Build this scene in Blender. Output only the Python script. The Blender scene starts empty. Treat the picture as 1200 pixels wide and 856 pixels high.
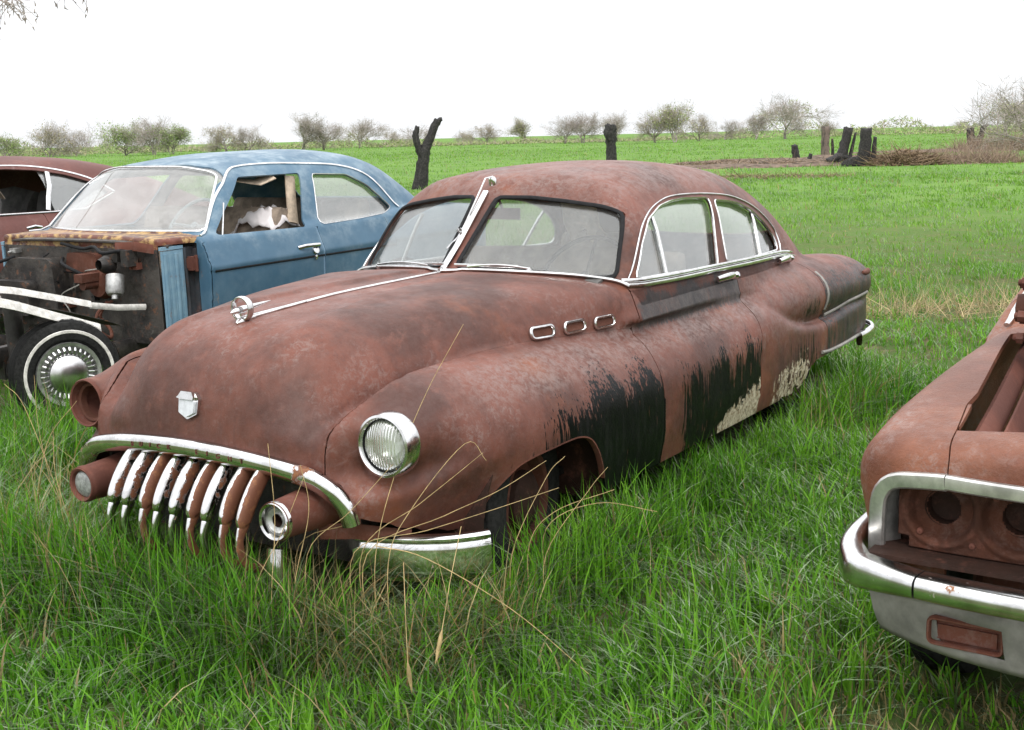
import bpy, math, random
import numpy as np
from mathutils import Matrix, Vector
SC = bpy.context.scene
COL = SC.collection
R = math.radians
# ---------------------------------------------------------------- camera, sky, sun, exposure
def set_camera():
    pos = np.array([-2.9401, -3.2939, 1.7713]); yaw, pit, roll = R(32.7133), R(-10.3965), R(-1.3857)
    fw = np.array([math.cos(yaw)*math.cos(pit), math.sin(yaw)*math.cos(pit), math.sin(pit)])
    r = np.cross(fw, [0, 0, 1]); r /= np.linalg.norm(r); u = np.cross(r, fw)
    r2 = r*math.cos(roll)+u*math.sin(roll); u2 = -r*math.sin(roll)+u*math.cos(roll)
    c = bpy.data.cameras.new('camera'); o = bpy.data.objects.new('camera', c); COL.objects.link(o)
    c.sensor_width = 36; c.lens = 43.816; c.clip_start = .05; c.clip_end = 6000
    m = np.eye(4); m[:3, 0] = r2; m[:3, 1] = u2; m[:3, 2] = -fw; m[:3, 3] = pos
    o.matrix_world = Matrix(m.tolist()); SC.camera = o
set_camera()
CAM = np.array([-2.9401, -3.2939, 1.7713]); CAM_YAW = R(32.7133)
SUN_EL, SUN_AZ = 52, 215            # degrees; azimuth measured from +x towards +y, the side the light comes from
W = bpy.data.worlds.new('World'); SC.world = W; W.use_nodes = True
_nt = W.node_tree; _bg = _nt.nodes['Background']
_sky = _nt.nodes.new('ShaderNodeTexSky'); _sky.sky_type = 'NISHITA'; _sky.sun_disc = False
_sky.sun_elevation = R(SUN_EL); _sky.sun_rotation = R(90 - SUN_AZ); _sky.dust_density = 4; _sky.air_density = 1
_mx = _nt.nodes.new('ShaderNodeMixRGB'); _mx.inputs[0].default_value = .86          # overcast: a thick white cloud layer over the sky
_tc = _nt.nodes.new('ShaderNodeTexCoord'); _sp = _nt.nodes.new('ShaderNodeSeparateXYZ'); _nt.links.new(_tc.outputs['Generated'], _sp.inputs[0])
_cr = _nt.nodes.new('ShaderNodeMapRange'); _cr.inputs[1].default_value = 0; _cr.inputs[2].default_value = 1; _nt.links.new(_sp.outputs[2], _cr.inputs[0])
_cl = _nt.nodes.new('ShaderNodeMixRGB'); _cl.inputs[1].default_value = (11.2, 11.4, 11.7, 1); _cl.inputs[2].default_value = (29.0, 29.2, 29.6, 1)   # an overcast sky is brightest overhead
_nt.links.new(_cr.outputs[0], _cl.inputs[0]); _nt.links.new(_cl.outputs[0], _mx.inputs[2])
_nt.links.new(_sky.outputs[0], _mx.inputs[1]); _nt.links.new(_mx.outputs[0], _bg.inputs[0]); _bg.inputs[1].default_value = .105
_s = bpy.data.lights.new('sun', 'SUN'); _s.energy = 1.3; _s.angle = R(14); _s.color = (1, .97, .92)
_so = bpy.data.objects.new('sun', _s); COL.objects.link(_so)
_d = Vector((math.cos(R(SUN_AZ))*math.cos(R(SUN_EL)), math.sin(R(SUN_AZ))*math.cos(R(SUN_EL)), math.sin(R(SUN_EL))))
_so.rotation_euler = _d.to_track_quat('Z', 'Y').to_euler()
SC.view_settings.view_transform = 'Standard'; SC.view_settings.look = 'None'
SC.view_settings.exposure = 0.0; SC.view_settings.gamma = 1; SC.view_settings.use_curve_mapping = False
SC.cycles.max_bounces = 8; SC.cycles.transparent_max_bounces = 24; SC.cycles.glossy_bounces = 4
SC.cycles.use_denoising = True
import numpy as np
# ---------------------------------------------------------------- numeric helpers
def cur(*pts, n=2400):
    """smooth monotone-safe curve through (x, y) points, returned as a function"""
    p = np.array(pts, float); xs, ys = p[:, 0], p[:, 1]
    h = np.diff(xs); d = np.diff(ys) / h
    m = np.zeros_like(ys); m[0], m[-1] = d[0], d[-1]
    for i in range(1, len(xs) - 1):
        if d[i-1] * d[i] > 0:
            w1, w2 = 2*h[i] + h[i-1], h[i] + 2*h[i-1]
            m[i] = (w1 + w2) / (w1 / d[i-1] + w2 / d[i])
    t = np.linspace(xs[0], xs[-1], n)
    k = np.clip(np.searchsorted(xs, t) - 1, 0, len(h) - 1)
    s = (t - xs[k]) / h[k]
    v = ((1+2*s)*(1-s)**2*ys[k] + s*(1-s)**2*h[k]*m[k] + s*s*(3-2*s)*ys[k+1] + s*s*(s-1)*h[k]*m[k+1])
    return lambda x: np.interp(x, t, v)

def smax(a, b, k):
    h = np.maximum(k - np.abs(a - b), 0) / np.maximum(k, 1e-6)
    return np.maximum(a, b) + h*h*k*0.25
def smin(a, b, k): return -smax(-a, -b, k)
def sstep(a, b, x):
    t = np.clip((x - a) / (b - a), 0, 1); return t*t*(3 - 2*t)

def poly_sd(px, py, P):
    """signed distance to a closed 2-D polygon, negative inside"""
    P = np.asarray(P, float); d = np.full(np.shape(px), 1e9); ins = np.zeros(np.shape(px), bool)
    for i in range(len(P)):
        a, b = P[i], P[i-1]
        ex, ey = b[0]-a[0], b[1]-a[1]; wx, wy = px-a[0], py-a[1]
        t = np.clip((wx*ex + wy*ey) / (ex*ex + ey*ey + 1e-12), 0, 1)
        d = np.minimum(d, (wx-ex*t)**2 + (wy-ey*t)**2)
        c = (a[1] > py) != (b[1] > py)
        with np.errstate(divide='ignore', invalid='ignore'):
            xi = a[0] + (py - a[1]) / ((b[1]-a[1]) if b[1] != a[1] else 1e-12) * ex
        ins ^= c & (px < xi)
    return np.where(ins, -1, 1) * np.sqrt(d)

def smooth_closed(P, n=8):
    """closed Catmull-Rom through 2-D / 3-D points"""
    P = np.asarray(P, float); out = []
    for i in range(len(P)):
        p0, p1, p2, p3 = P[i-1], P[i], P[(i+1) % len(P)], P[(i+2) % len(P)]
        for t in np.arange(n)/n:
            out.append(.5*((2*p1)+(-p0+p2)*t+(2*p0-5*p1+4*p2-p3)*t*t+(-p0+3*p1-3*p2+p3)*t**3))
    return np.array(out)
def smooth_open(P, n=8):
    P = np.asarray(P, float); Q = np.vstack([2*P[0]-P[1], P, 2*P[-1]-P[-2]]); out = []
    for i in range(1, len(Q)-2):
        p0, p1, p2, p3 = Q[i-1], Q[i], Q[i+1], Q[i+2]
        for t in np.arange(n)/n:
            out.append(.5*((2*p1)+(-p0+p2)*t+(2*p0-5*p1+4*p2-p3)*t*t+(-p0+3*p1-3*p2+p3)*t**3))
    out.append(P[-1]); return np.array(out)
def round_poly(P, r, n=6):
    """closed 2-D polygon with corners rounded by radius r (or one radius per corner)"""
    P = np.asarray(P, float); out = []; R = np.broadcast_to(r, len(P))
    for i in range(len(P)):
        a, b, c = P[i-1], P[i], P[(i+1) % len(P)]
        u, v = a-b, c-b; lu, lv = np.linalg.norm(u), np.linalg.norm(v)
        q = min(R[i], lu*.49, lv*.49); s, e = b+u/lu*q, b+v/lv*q
        for t in np.linspace(0, 1, n): out.append((1-t)**2*s + 2*t*(1-t)*b + t*t*e)
    return np.array(out)

def grad(f, V, h=1e-3):
    g = np.empty_like(V)
    for k in range(3):
        a = V.copy(); b = V.copy(); a[:, k] += h; b[:, k] -= h
        g[:, k] = (f(a[:, 0], a[:, 1], a[:, 2]) - f(b[:, 0], b[:, 1], b[:, 2])) / (2*h)
    return g

def isosurface(f, lo, hi, step):
    """surface nets on f(x,|y|,z)=0, the vertices then moved onto the surface; returns V, quads"""
    ax = [np.arange(lo[k], hi[k] + step, step) for k in range(3)]
    half = ax[1][ax[1] >= -step*.51]
    ny = int(round(hi[1]/step)); ya = np.arange(-ny, ny+1)*step; ax[1] = ya
    F = f(ax[0][:, None, None], np.arange(0, ny+1)[None, :, None]*step, ax[2][None, None, :])
    F = np.concatenate([F[:, :0:-1], F], 1)
    S = F < 0
    nx, ny_, nz = F.shape
    cnt = np.zeros((nx-1, ny_-1, nz-1)); acc = np.zeros((nx-1, ny_-1, nz-1, 3))
    def sl(d, k, o):
        s = [slice(0, -1)]*3
        return s
    for axis in range(3):
        o = [a for a in range(3) if a != axis]
        for i in (0, 1):
            for j in (0, 1):
                s0 = [slice(0, -1)]*3; s1 = [slice(0, -1)]*3
                s0[o[0]] = s1[o[0]] = slice(i, F.shape[o[0]]-1+i)
                s0[o[1]] = s1[o[1]] = slice(j, F.shape[o[1]]-1+j)
                s1[axis] = slice(1, None)
                a, b = F[tuple(s0)], F[tuple(s1)]
                m = (a < 0) != (b < 0)
                t = np.where(m, a / np.where(m, a-b, 1), 0)
                cnt += m
                acc[..., axis] += t*m; acc[..., o[0]] += i*m; acc[..., o[1]] += j*m
    act = cnt > 0
    idx = -np.ones(act.shape, int); idx[act] = np.arange(act.sum())
    base = np.argwhere(act); V = np.array([a0[0] for a0 in ax]) + (base + acc[act]/cnt[act][:, None])*step
    Q = []
    for axis in range(3):
        o = [(axis+1) % 3, (axis+2) % 3]
        s0 = [slice(None)]*3; s1 = [slice(None)]*3
        s0[axis] = slice(0, -1); s1[axis] = slice(1, None)
        for q in o: s0[q] = s1[q] = slice(1, -1)
        a, b = S[tuple(s0)], S[tuple(s1)]
        for flip in (False, True):
            e = np.argwhere((a & ~b) if not flip else (~a & b))
            if len(e) == 0: continue
            for q in o: e[:, q] += 1
            def cell(d0, d1):
                c = e.copy(); c[:, o[0]] += d0; c[:, o[1]] += d1
                return idx[c[:, 0], c[:, 1], c[:, 2]]
            q4 = np.stack([cell(-1, -1), cell(0, -1), cell(0, 0), cell(-1, 0)], 1)
            Q.append(q4 if not flip else q4[:, ::-1])
    Q = np.concatenate(Q)
    Q = Q[(Q >= 0).all(1)]
    g2 = lambda x, y, z: f(x, np.abs(y), z)
    for it in range(4):
        v = g2(V[:, 0], V[:, 1], V[:, 2]); G = grad(g2, V)
        n2 = np.maximum((G*G).sum(1), .05)
        d = -(v/n2)[:, None]*G
        L = np.linalg.norm(d, axis=1, keepdims=True)
        V = V + d*np.minimum(1, step*.6/np.maximum(L, 1e-9))
    N = grad(g2, V); N /= np.maximum(np.linalg.norm(N, axis=1, keepdims=True), 1e-9)
    return V, Q, N

def tris(Q): return np.concatenate([Q[:, [0, 1, 2]], Q[:, [0, 2, 3]]])

def clip(M, g):
    """keep the part of a triangle mesh (V, T, N) where g(x,y,z) > 0; the cut is exact along g = 0"""
    V, T, N = M
    if len(T) == 0: return M
    s = g(V[:, 0], V[:, 1], V[:, 2]); s = np.where(np.abs(s) < 1e-7, 1e-7, s)
    pos = s > 0; k = pos[T].sum(1)
    keep = [T[k == 3]]; nv = [V]; nn = [N]; base = len(V)
    ed = {}
    def cut(a, b):
        nonlocal base
        key = (a, b) if a < b else (b, a)
        if key in ed: return ed[key]
        a, b = key; t = s[a]/(s[a]-s[b])
        nv.append((V[a]+(V[b]-V[a])*t)[None]); n = N[a]+(N[b]-N[a])*t; nn.append((n/max(np.linalg.norm(n), 1e-9))[None])
        ed[key] = base; base += 1; return base-1
    new = []
    for t in T[(k == 1) | (k == 2)]:
        p = pos[t]
        if p.sum() == 1:
            i = int(np.argmax(p)); a, b, c = t[i], t[(i+1) % 3], t[(i+2) % 3]
            new.append((a, cut(a, b), cut(a, c)))
        else:
            i = int(np.argmin(p)); a, b, c = t[i], t[(i+1) % 3], t[(i+2) % 3]
            ab, ac = cut(a, b), cut(a, c)
            new.append((ab, b, c)); new.append((ab, c, ac))
    if new: keep.append(np.array(new, int))
    T2 = np.concatenate(keep); V2 = np.concatenate(nv); N2 = np.concatenate(nn)
    u, inv = np.unique(T2, return_inverse=True)
    return V2[u], inv.reshape(T2.shape), N2[u]

def shell(M, th):
    """give a clipped sheet a thickness th inwards, with its own rim vertices"""
    V, T, N = M; n = len(V)
    E = np.concatenate([T[:, [0, 1]], T[:, [1, 2]], T[:, [2, 0]]])
    key = np.sort(E, 1); _, inv, c = np.unique(key[:, 0]*(n+1)+key[:, 1], return_inverse=True, return_counts=True)
    B = E[c[inv] == 1]
    Vi = V - N*th
    bu, binv = np.unique(B, return_inverse=True); binv = binv.reshape(B.shape); m = len(bu)
    VV = np.concatenate([V, Vi, V[bu], Vi[bu]])
    rim = np.stack([binv[:, 1]+2*n, binv[:, 0]+2*n, binv[:, 0]+2*n+m, binv[:, 1]+2*n+m], 1)
    faces = [T, T[:, ::-1]+n, rim]
    return VV, faces

# ---------------------------------------------------------------- rusty old sedan: its body as one smooth field
# x runs from the nose (0) to the tail (5.2), y is |distance from the centreline|, z up
A_zt = cur((-.2,1.03),(.1,1.075),(.25,1.105),(.40,1.130),(.567,1.142),(.92,1.162),(1.318,1.170),(1.65,1.174),(2.0,1.15),(2.4,1.11),(3.8,1.095),(4.1,1.07),(4.5,1.01),(4.9,.93),(5.15,.83),(5.4,.7))
A_w  = cur((-.2,.47),(0.1,.49),(.5,.555),(.8,.62),(1.3,.71),(1.65,.755),(1.95,.79),(2.4,.815),(3.0,.822),(3.6,.812),(4.2,.77),(5.2,.66))
A_dr = cur((0,.10),(.4,.08),(.7,.06),(1.3,.04),(1.7,.03),(2.2,.03),(5.2,.06))
A_k  = cur((0,.30),(.5,.28),(1.0,.22),(1.5,.15),(2.0,.08),(3.8,.06),(4.5,.2),(5.2,.25))
A_xf = cur((.2,.09),(.6,.066),(.75,.062),(.857,.078),(.957,.115),(1.06,.185),(1.12,.25),(1.2,.36))
P_zv = cur((-.2,.90),(.1,.93),(.3,.955),(.6,.972),(1.0,.965),(1.5,.945),(1.95,.925),(2.4,.932),(2.9,.935),(3.08,.925),(3.22,.895),(3.4,.825),(3.6,.757),(4.0,.715),(4.5,.735),(5.0,.725),(5.4,.70))
P_yo = cur((-.2,.74),(.15,.83),(.3,.875),(.5,.925),(.8,.963),(1.2,.985),(2.0,.988),(3.0,.995),(3.6,.992),(4.2,.985),(4.7,.955),(5.0,.91),(5.4,.80))
P_k  = cur((0,.26),(.6,.30),(1.2,.30),(2.0,.27),(2.9,.22),(3.3,.09),(3.7,.05),(5.2,.05))
P_yi = cur((0,.50),(.3,.52),(.7,.56),(1.2,.60),(5.2,.60))
Q_z  = cur((2.85,.90),(3.1,.985),(3.5,1.012),(4.0,1.02),(4.5,1.005),(4.9,.98),(5.2,.94),(5.45,.83))
Q_y  = cur((2.85,.70),(3.0,.79),(3.1,.875),(3.25,.935),(3.6,.970),(4.0,.98),(4.5,.975),(4.9,.955),(5.2,.91),(5.45,.80))
R_z  = cur((1.4,1.47),(1.9,1.545),(2.2,1.595),(2.6,1.627),(3.0,1.635),(3.3,1.62),(3.6,1.585),(3.9,1.515),(4.2,1.395),(4.45,1.20),(4.65,1.0),(4.9,.7))
Z_b  = cur((-.2,.33),(3.5,.335),(3.66,.36),(3.86,.47),(4.5,.475),(5.4,.5))
def wind_x(y, z): return 1.640 + (z-1.171)*(1.065-.38*y) + .42*y + .10*y*y
def sedan(x, y, z):
    # hood, cowl, doors, boot
    top = z - (A_zt(x) - A_dr(x)*(y/.62)**2.4)
    side = y - (A_w(x) - .12*(z-.98))
    crease = sstep(0, .026, y - (.05 + .20*np.clip((1.72-x)/1.35, 0, 1)**.75)) * sstep(1.75, 1.5, x)   # pressed line along the bonnet
    top = top - .015*crease
    front = (A_xf(z) + .10*(y/.66)**3 + .60*sstep(.76, .92, z)*np.maximum(y-.25, 0)**1.5 - x)*.9
    k = A_k(x)
    core = smax(smax(top, side, k), front, .10)
    core = smax(core, x - (5.16 - .18*(y/.8)**3 + .10*(z-.7)), .12)
    # front fender and door pontoon
    pt = z - (P_zv(x) - .16*np.maximum(y-.74, 0) - (.30+.85*sstep(1.2, .5, x))*np.maximum(.66-y, 0))
    po = y - (P_yo(x) - .55*np.maximum(z-.66, 0)**2 - .35*np.maximum(.52-z, 0)**1.5 - .55*np.maximum(.66-z, 0)*sstep(.9, .3, x))
    pf = (.112 + (.35 + 1.30*sstep(.57, .69, z))*np.maximum(y-.568, 0) - 1.25*sstep(.57, .69, z)*np.maximum(y-.66, 0) + .80*np.maximum(y-.66, 0)**1.8 + .9*np.maximum(z-.80, 0)**1.7 + .18*np.maximum(.62-z, 0) - x)*.92
    po2 = smax(pt, po, P_k(x)); pi = P_yi(x) - y
    pon = smax(smax(po2, pi, .04), pf, .12)
    pon = smax(pon, x - (5.37 - .5*np.maximum(y-.6, 0)**1.6), .10)
    # headlight barrel
    rr = np.sqrt((y-.749)**2 + (z-.77)**2)
    bar = smax(rr - .098, .232 - x, .01)
    bar = smax(bar, x - .45, .05)
    pon = smin(pon, bar, .07)
    f = smin(core, pon, .026 + .035*sstep(.7, .3, x) + .05*sstep(2.5, 2.9, x)*sstep(3.5, 3.1, x))
    # rear fender
    qt = z - (Q_z(x) - .10*np.maximum(y-.72, 0) - .25*np.maximum(.62-y, 0))
    qs = y - (Q_y(x) - 2.0*(z-.85)**2)
    q = smax(smax(qt, qs, .24), 2.96 + .25*(np.abs(z-.78))**1.5 - x, .10)
    q = smax(q, x - (5.38 - .10*sstep(.8, 1.0, z)), .12)
    q = smax(smax(q, .45 - y, .05), .66 - z, .02)
    f = smin(f, q, .012 + .03*sstep(3.4, 3.1, x))
    # roof and pillars
    rt = z - (R_z(x) - .085*(y/.62)**2.6)
    rt = rt / np.sqrt(1 + .35*sstep(3.2, 4.2, x)*2)
    rs = (y - (.80 - .36*(z-1.08) - .11*sstep(3.2, 4.6, x)))*.94
    rw = (wind_x(y, z) - x)*.70
    g = smax(smax(rt, rs, .20), rw, .05)
    g = smax(g, .95 - z, .01)
    f = smin(f, g, .035)
    return np.maximum(f, (Z_b(x) - z))

# ---------------------------------------------------------------- blue four-door sedan without its front clip (x from the front axle)
BZ = cur((.8,1.36),(1.3,1.39),(1.7,1.440),(2.2,1.472),(2.7,1.472),(3.0,1.45),(3.25,1.39),(3.5,1.26),(3.75,1.08),(4.0,.90))
def bwind(y, z): return .985 + .27*(y/.776)**2 + (z-1.003)*1.15
def bluecar(x, y, z):
    top = z - (1.01 + .015*sstep(2.6, 3.2, x) - .05*sstep(3.6, 4.4, x) - .02*(y/.8)**2)
    side = y - (.930 - .42*np.maximum(z-.79, 0) - .10*np.maximum(.79-z, 0)**1.5 - .010*sstep(.80, .775, z) + .028*sstep(2.9, 3.5, x)*sstep(.75, .95, z))
    f = smax(top, side, .05)
    f = smax(f, .86 + .24*sstep(.72, .80, y) - x, .012)
    f = smax(f, x - (4.35 - .10*(y/.9)**4), .08)
    rt = (z - (BZ(x) - .065*(y/.55)**2.6)) / np.sqrt(1 + .5*sstep(3.0, 3.5, x))
    rs = (y - (.805 - .50*(z-1.0) - .10*sstep(2.9, 3.9, x)))*.9
    rw = (bwind(y, z) - x)*.66
    g = smax(smax(rt, rs, .14), rw, .03)
    g = smax(g, .9 - z, .01)
    f = smin(f, g, .025)
    return np.maximum(f, .33 - z)

# ---------------------------------------------------------------- brown hardtop
HZ = cur((.6,1.30),(1.3,1.36),(1.8,1.40),(2.4,1.42),(2.8,1.40),(3.2,1.345),(3.6,1.24),(4.0,1.10),(4.3,.98),(4.6,.86))
def hardtop(x, y, z):
    top = z - (.965 + .05*sstep(.4, 1.2, x)*0 - .03*(y/.8)**2 - .05*sstep(.6, -.6, x))
    side = y - (.93 - .40*np.maximum(z-.72, 0) - .12*np.maximum(.6-z, 0))
    f = smax(top, side, .09)
    f = smax(f, -.72 + .12*(y/.9)**3 - x, .07)
    f = smax(f, x - (4.35 - .1*(y/.9)**3), .08)
    rt = z - (HZ(x) - .06*(y/.55)**2.6)
    rs = (y - (.80 - .48*(z-.98)))*.9
    rw = (.95 + .2*(y/.75)**2 + (z-.98)*1.25 - x)*.62
    g = smax(smax(rt, rs, .14), rw, .04)
    f = smin(f, smax(g, .9 - z, .01), .03)
    return np.maximum(f, .30 - z)

# ---------------------------------------------------------------- rusted car with an open engine bay (x from the bumper)
F_t = cur((-.1,.855),(.1,.872),(.4,.915),(.9,.965),(1.6,1.0),(3.6,1.0),(5,.95))
F_s = cur((-.1,.905),(.15,.925),(.5,.955),(1.2,.97),(3,.97),(4.6,.93),(5.2,.88))
def rustcar(x, y, z):
    top = z - (F_t(x) - .035*np.maximum(y-.5, 0)/.4 - .02*sstep(.45,.2,y))
    side = y - (F_s(x) - .9*np.maximum(z-.74, 0)**1.4 - .22*np.maximum(.70-z, 0))
    f = smax(top, side, .075)
    f = smax(f, (.015 + .09*(y/.9)**4 + .35*np.maximum(z-.83, 0) + .10*np.maximum(.8-z, 0) - x), .10)
    f = smax(f, x - 5.2, .08)
    rt = z - (1.40 - .06*(y/.55)**2.6 - .25*np.maximum(np.abs(x-2.6)-.5, 0)**2)
    rs = (y - (.895 - .42*(z-.98)))*.9
    rw = (1.36 + .12*(y/.75)**2 + (z-.98)*1.2 - x)*.62
    rb = (x - (4.4 - (z-.98)*1.3))*.62
    g = smax(smax(smax(rt, rs, .14), rw, .04), rb, .06)
    f = smin(f, smax(g, .9 - z, .01), .03)
    return np.maximum(f, .42 - z)
def pose(p, yaw, pit):
    a, b = np.radians(yaw), np.radians(pit)
    Ry = np.array([[np.cos(b),0,-np.sin(b)],[0,1,0],[np.sin(b),0,np.cos(b)]]); Rz = np.array([[np.cos(a),-np.sin(a),0],[np.sin(a),np.cos(a),0],[0,0,1]])
    return np.array(p, float), Rz @ Ry
BLUE = pose((1.402, 3.283, .202), .7, .93)
RUST = pose((.16, -3.215, .114), -1.89, -.3)
BROWN = pose((1.30, 6.05, .29), .7, 0)
# ---------------------------------------------------------------- Blender helpers
def empty(name, P=None, **kw):
    o = bpy.data.objects.new(name, None); COL.objects.link(o); o.empty_display_size = .2
    if P is not None:
        m = np.eye(4); m[:3, :3] = P[1]; m[:3, 3] = P[0]; o.matrix_world = Matrix(m.tolist())
    return tag(o, **kw)
def tag(o, label=None, cat=None, group=None, kind=None):
    if label: o['label'] = label
    if cat: o['category'] = cat
    if group: o['group'] = group
    if kind: o['kind'] = kind
    return o
def mesh_obj(name, V, faces, mats, parent=None, smooth=True, attrs=None, sharp=None, fmat=None):
    me = bpy.data.meshes.new(name)
    faces = [np.asarray(f, np.int32) for f in faces if len(f)]
    loops = np.concatenate([f.ravel() for f in faces]); tot = np.concatenate([np.full(len(f), f.shape[1], np.int32) for f in faces])
    me.vertices.add(len(V)); me.vertices.foreach_set('co', np.asarray(V, np.float32).ravel())
    me.loops.add(len(loops)); me.loops.foreach_set('vertex_index', loops.astype(np.int32))
    me.polygons.add(len(tot)); st = np.concatenate([[0], np.cumsum(tot)[:-1]]).astype(np.int32)
    me.polygons.foreach_set('loop_start', st)
    me.polygons.foreach_set('use_smooth', np.full(len(tot), smooth, bool))
    for m in (mats if isinstance(mats, (list, tuple)) else [mats]): me.materials.append(m)
    if fmat is not None: me.polygons.foreach_set('material_index', np.asarray(fmat, np.int32))
    for k, a in (attrs or {}).items():
        a = np.asarray(a, np.float32)
        at = me.attributes.new(k, 'FLOAT' if a.ndim == 1 else 'FLOAT_COLOR', 'POINT')
        if a.ndim == 1: at.data.foreach_set('value', a)
        else: at.data.foreach_set('color', np.concatenate([a, np.ones((len(a), 1), np.float32)], 1).ravel())
    me.update(calc_edges=True); me.validate()
    if sharp: me.set_sharp_from_angle(angle=R(sharp))
    o = bpy.data.objects.new(name, me); COL.objects.link(o)
    if parent is not None: o.parent = parent
    return o
def sheet(name, M, th, mat, parent, attrf=None):
    """a clipped body panel as a sheet of thickness th"""
    V, F = shell(M, th)
    return mesh_obj(name, V, F, mat, parent, attrs=attrf(V) if attrf else None)

class MB:
    def __init__(s): s.V = []; s.F = {3: [], 4: []}; s.n = 0; s.A = []
    def add(s, V, F, a=0.0):
        V = np.asarray(V, float); s.V.append(V); s.A.append(np.full(len(V), a))
        for f in (F if isinstance(F, list) and len(F) and isinstance(F[0], np.ndarray) else [np.asarray(F)]):
            if len(f): s.F[f.shape[1]].append(np.asarray(f, int) + s.n)
        s.n += len(V); return s
    def box(s, c, d, rot=None, a=0.0, taper=1.0):
        x, y, z = np.array(d)/2
        V = np.array([[-x,-y,-z],[x,-y,-z],[x,y,-z],[-x,y,-z],[-x*taper,-y*taper,z],[x*taper,-y*taper,z],[x*taper,y*taper,z],[-x*taper,y*taper,z]])
        if rot is not None: V = V @ np.array(rot).T
        return s.add(V+np.array(c), np.array([[3,2,1,0],[4,5,6,7],[0,1,5,4],[1,2,6,5],[2,3,7,6],[3,0,4,7]]), a)
    def sweep(s, P, S, ra, rb, n=10, closed=False, ex=1.0, a=0.0, caps=True):
        """sweep an oval along P; S is the direction of its half-width ra, rb the half-thickness"""
        P = np.asarray(P, float); m = len(P); S = np.broadcast_to(np.asarray(S, float), P.shape)
        if closed: T = np.roll(P, -1, 0) - np.roll(P, 1, 0)
        else: T = np.gradient(P, axis=0)
        T = T/np.maximum(np.linalg.norm(T, axis=1, keepdims=True), 1e-9)
        S = S - T*(S*T).sum(1, keepdims=True); S = S/np.maximum(np.linalg.norm(S, axis=1, keepdims=True), 1e-9)
        N = np.cross(T, S); th = np.arange(n)*2*np.pi/n + np.pi/n
        c, d = np.cos(th), np.sin(th); c = np.sign(c)*np.abs(c)**ex; d = np.sign(d)*np.abs(d)**ex
        ra = np.broadcast_to(ra, m)[:, None, None]; rb = np.broadcast_to(rb, m)[:, None, None]
        V = P[:, None] + ra*c[None, :, None]*S[:, None] + rb*d[None, :, None]*N[:, None]
        i = np.arange(m if closed else m-1)[:, None]; j = np.arange(n)[None]
        i2 = (i+1) % m; j2 = (j+1) % n
        F = [np.stack([i*n+j, i*n+j2, i2*n+j2, i2*n+j], -1).reshape(-1, 4)]
        if not closed and caps:
            V = np.concatenate([V.reshape(-1, 3), P[:1], P[-1:]]); q = m*n
            j = np.arange(n); j2 = (j+1) % n
            F.append(np.concatenate([np.stack([np.full(n, q), j2, j], 1), np.stack([np.full(n, q+1), (m-1)*n+j, (m-1)*n+j2], 1)]))
        return s.add(V.reshape(-1, 3), F, a)
    def tube(s, P, r, n=8, closed=False, a=0.0):
        P = np.asarray(P, float); t = P[-1]-P[0] if not closed else P[len(P)//4]-P[0]
        u = np.array([.31, .52, .79]); u = u - 0
        return s.sweep(P, u if np.linalg.norm(np.cross(u, t)) > 1e-6 else [1, 0, 0], r, r, n, closed, a=a)
    def lathe(s, prof, o, ax, n=28, a=0.0):
        """prof: (distance along ax, radius)"""
        ax = np.array(ax, float)/np.linalg.norm(ax); u = np.cross(ax, [0, 0, 1.0] if abs(ax[2]) < .9 else [1.0, 0, 0]); u /= np.linalg.norm(u); v = np.cross(ax, u)
        th = np.arange(n)*2*np.pi/n; prof = np.asarray(prof, float)
        V = np.array(o) + prof[:, 0, None, None]*ax + prof[:, 1, None, None]*(np.cos(th)[None, :, None]*u + np.sin(th)[None, :, None]*v)
        m = len(prof); i = np.arange(m-1)[:, None]; j = np.arange(n)[None]; j2 = (j+1) % n
        return s.add(V.reshape(-1, 3), np.stack([i*n+j, i*n+j2, (i+1)*n+j2, (i+1)*n+j], -1).reshape(-1, 4), a)
    def prism(s, poly, frame, d0, d1, a=0.0):
        """a 2-D polygon (convex or star-shaped round its mean) extruded from d0 to d1; frame = (origin, u, v, n)"""
        o, u, v, w = [np.array(q, float) for q in frame]; p = np.asarray(poly, float); n = len(p)
        A = o + p[:, :1]*u + p[:, 1:2]*v; c = A.mean(0)
        V = np.concatenate([A+w*d0, A+w*d1, [c+w*d0], [c+w*d1]]); i = np.arange(n); i2 = (i+1) % n
        return s.add(V, [np.stack([i, i2, i2+n, i+n], 1), np.concatenate([np.stack([np.full(n, 2*n), i2, i], 1), np.stack([np.full(n, 2*n+1), i+n, i2+n], 1)])], a)
    def build(s, name, mat, parent=None, smooth=True, sharp=40, attr=None):
        F = [np.concatenate(s.F[k]) for k in (3, 4) if s.F[k]]
        return mesh_obj(name, np.concatenate(s.V), F, mat, parent, smooth, {attr: np.concatenate(s.A)} if attr else None, sharp if smooth else None)

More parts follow.
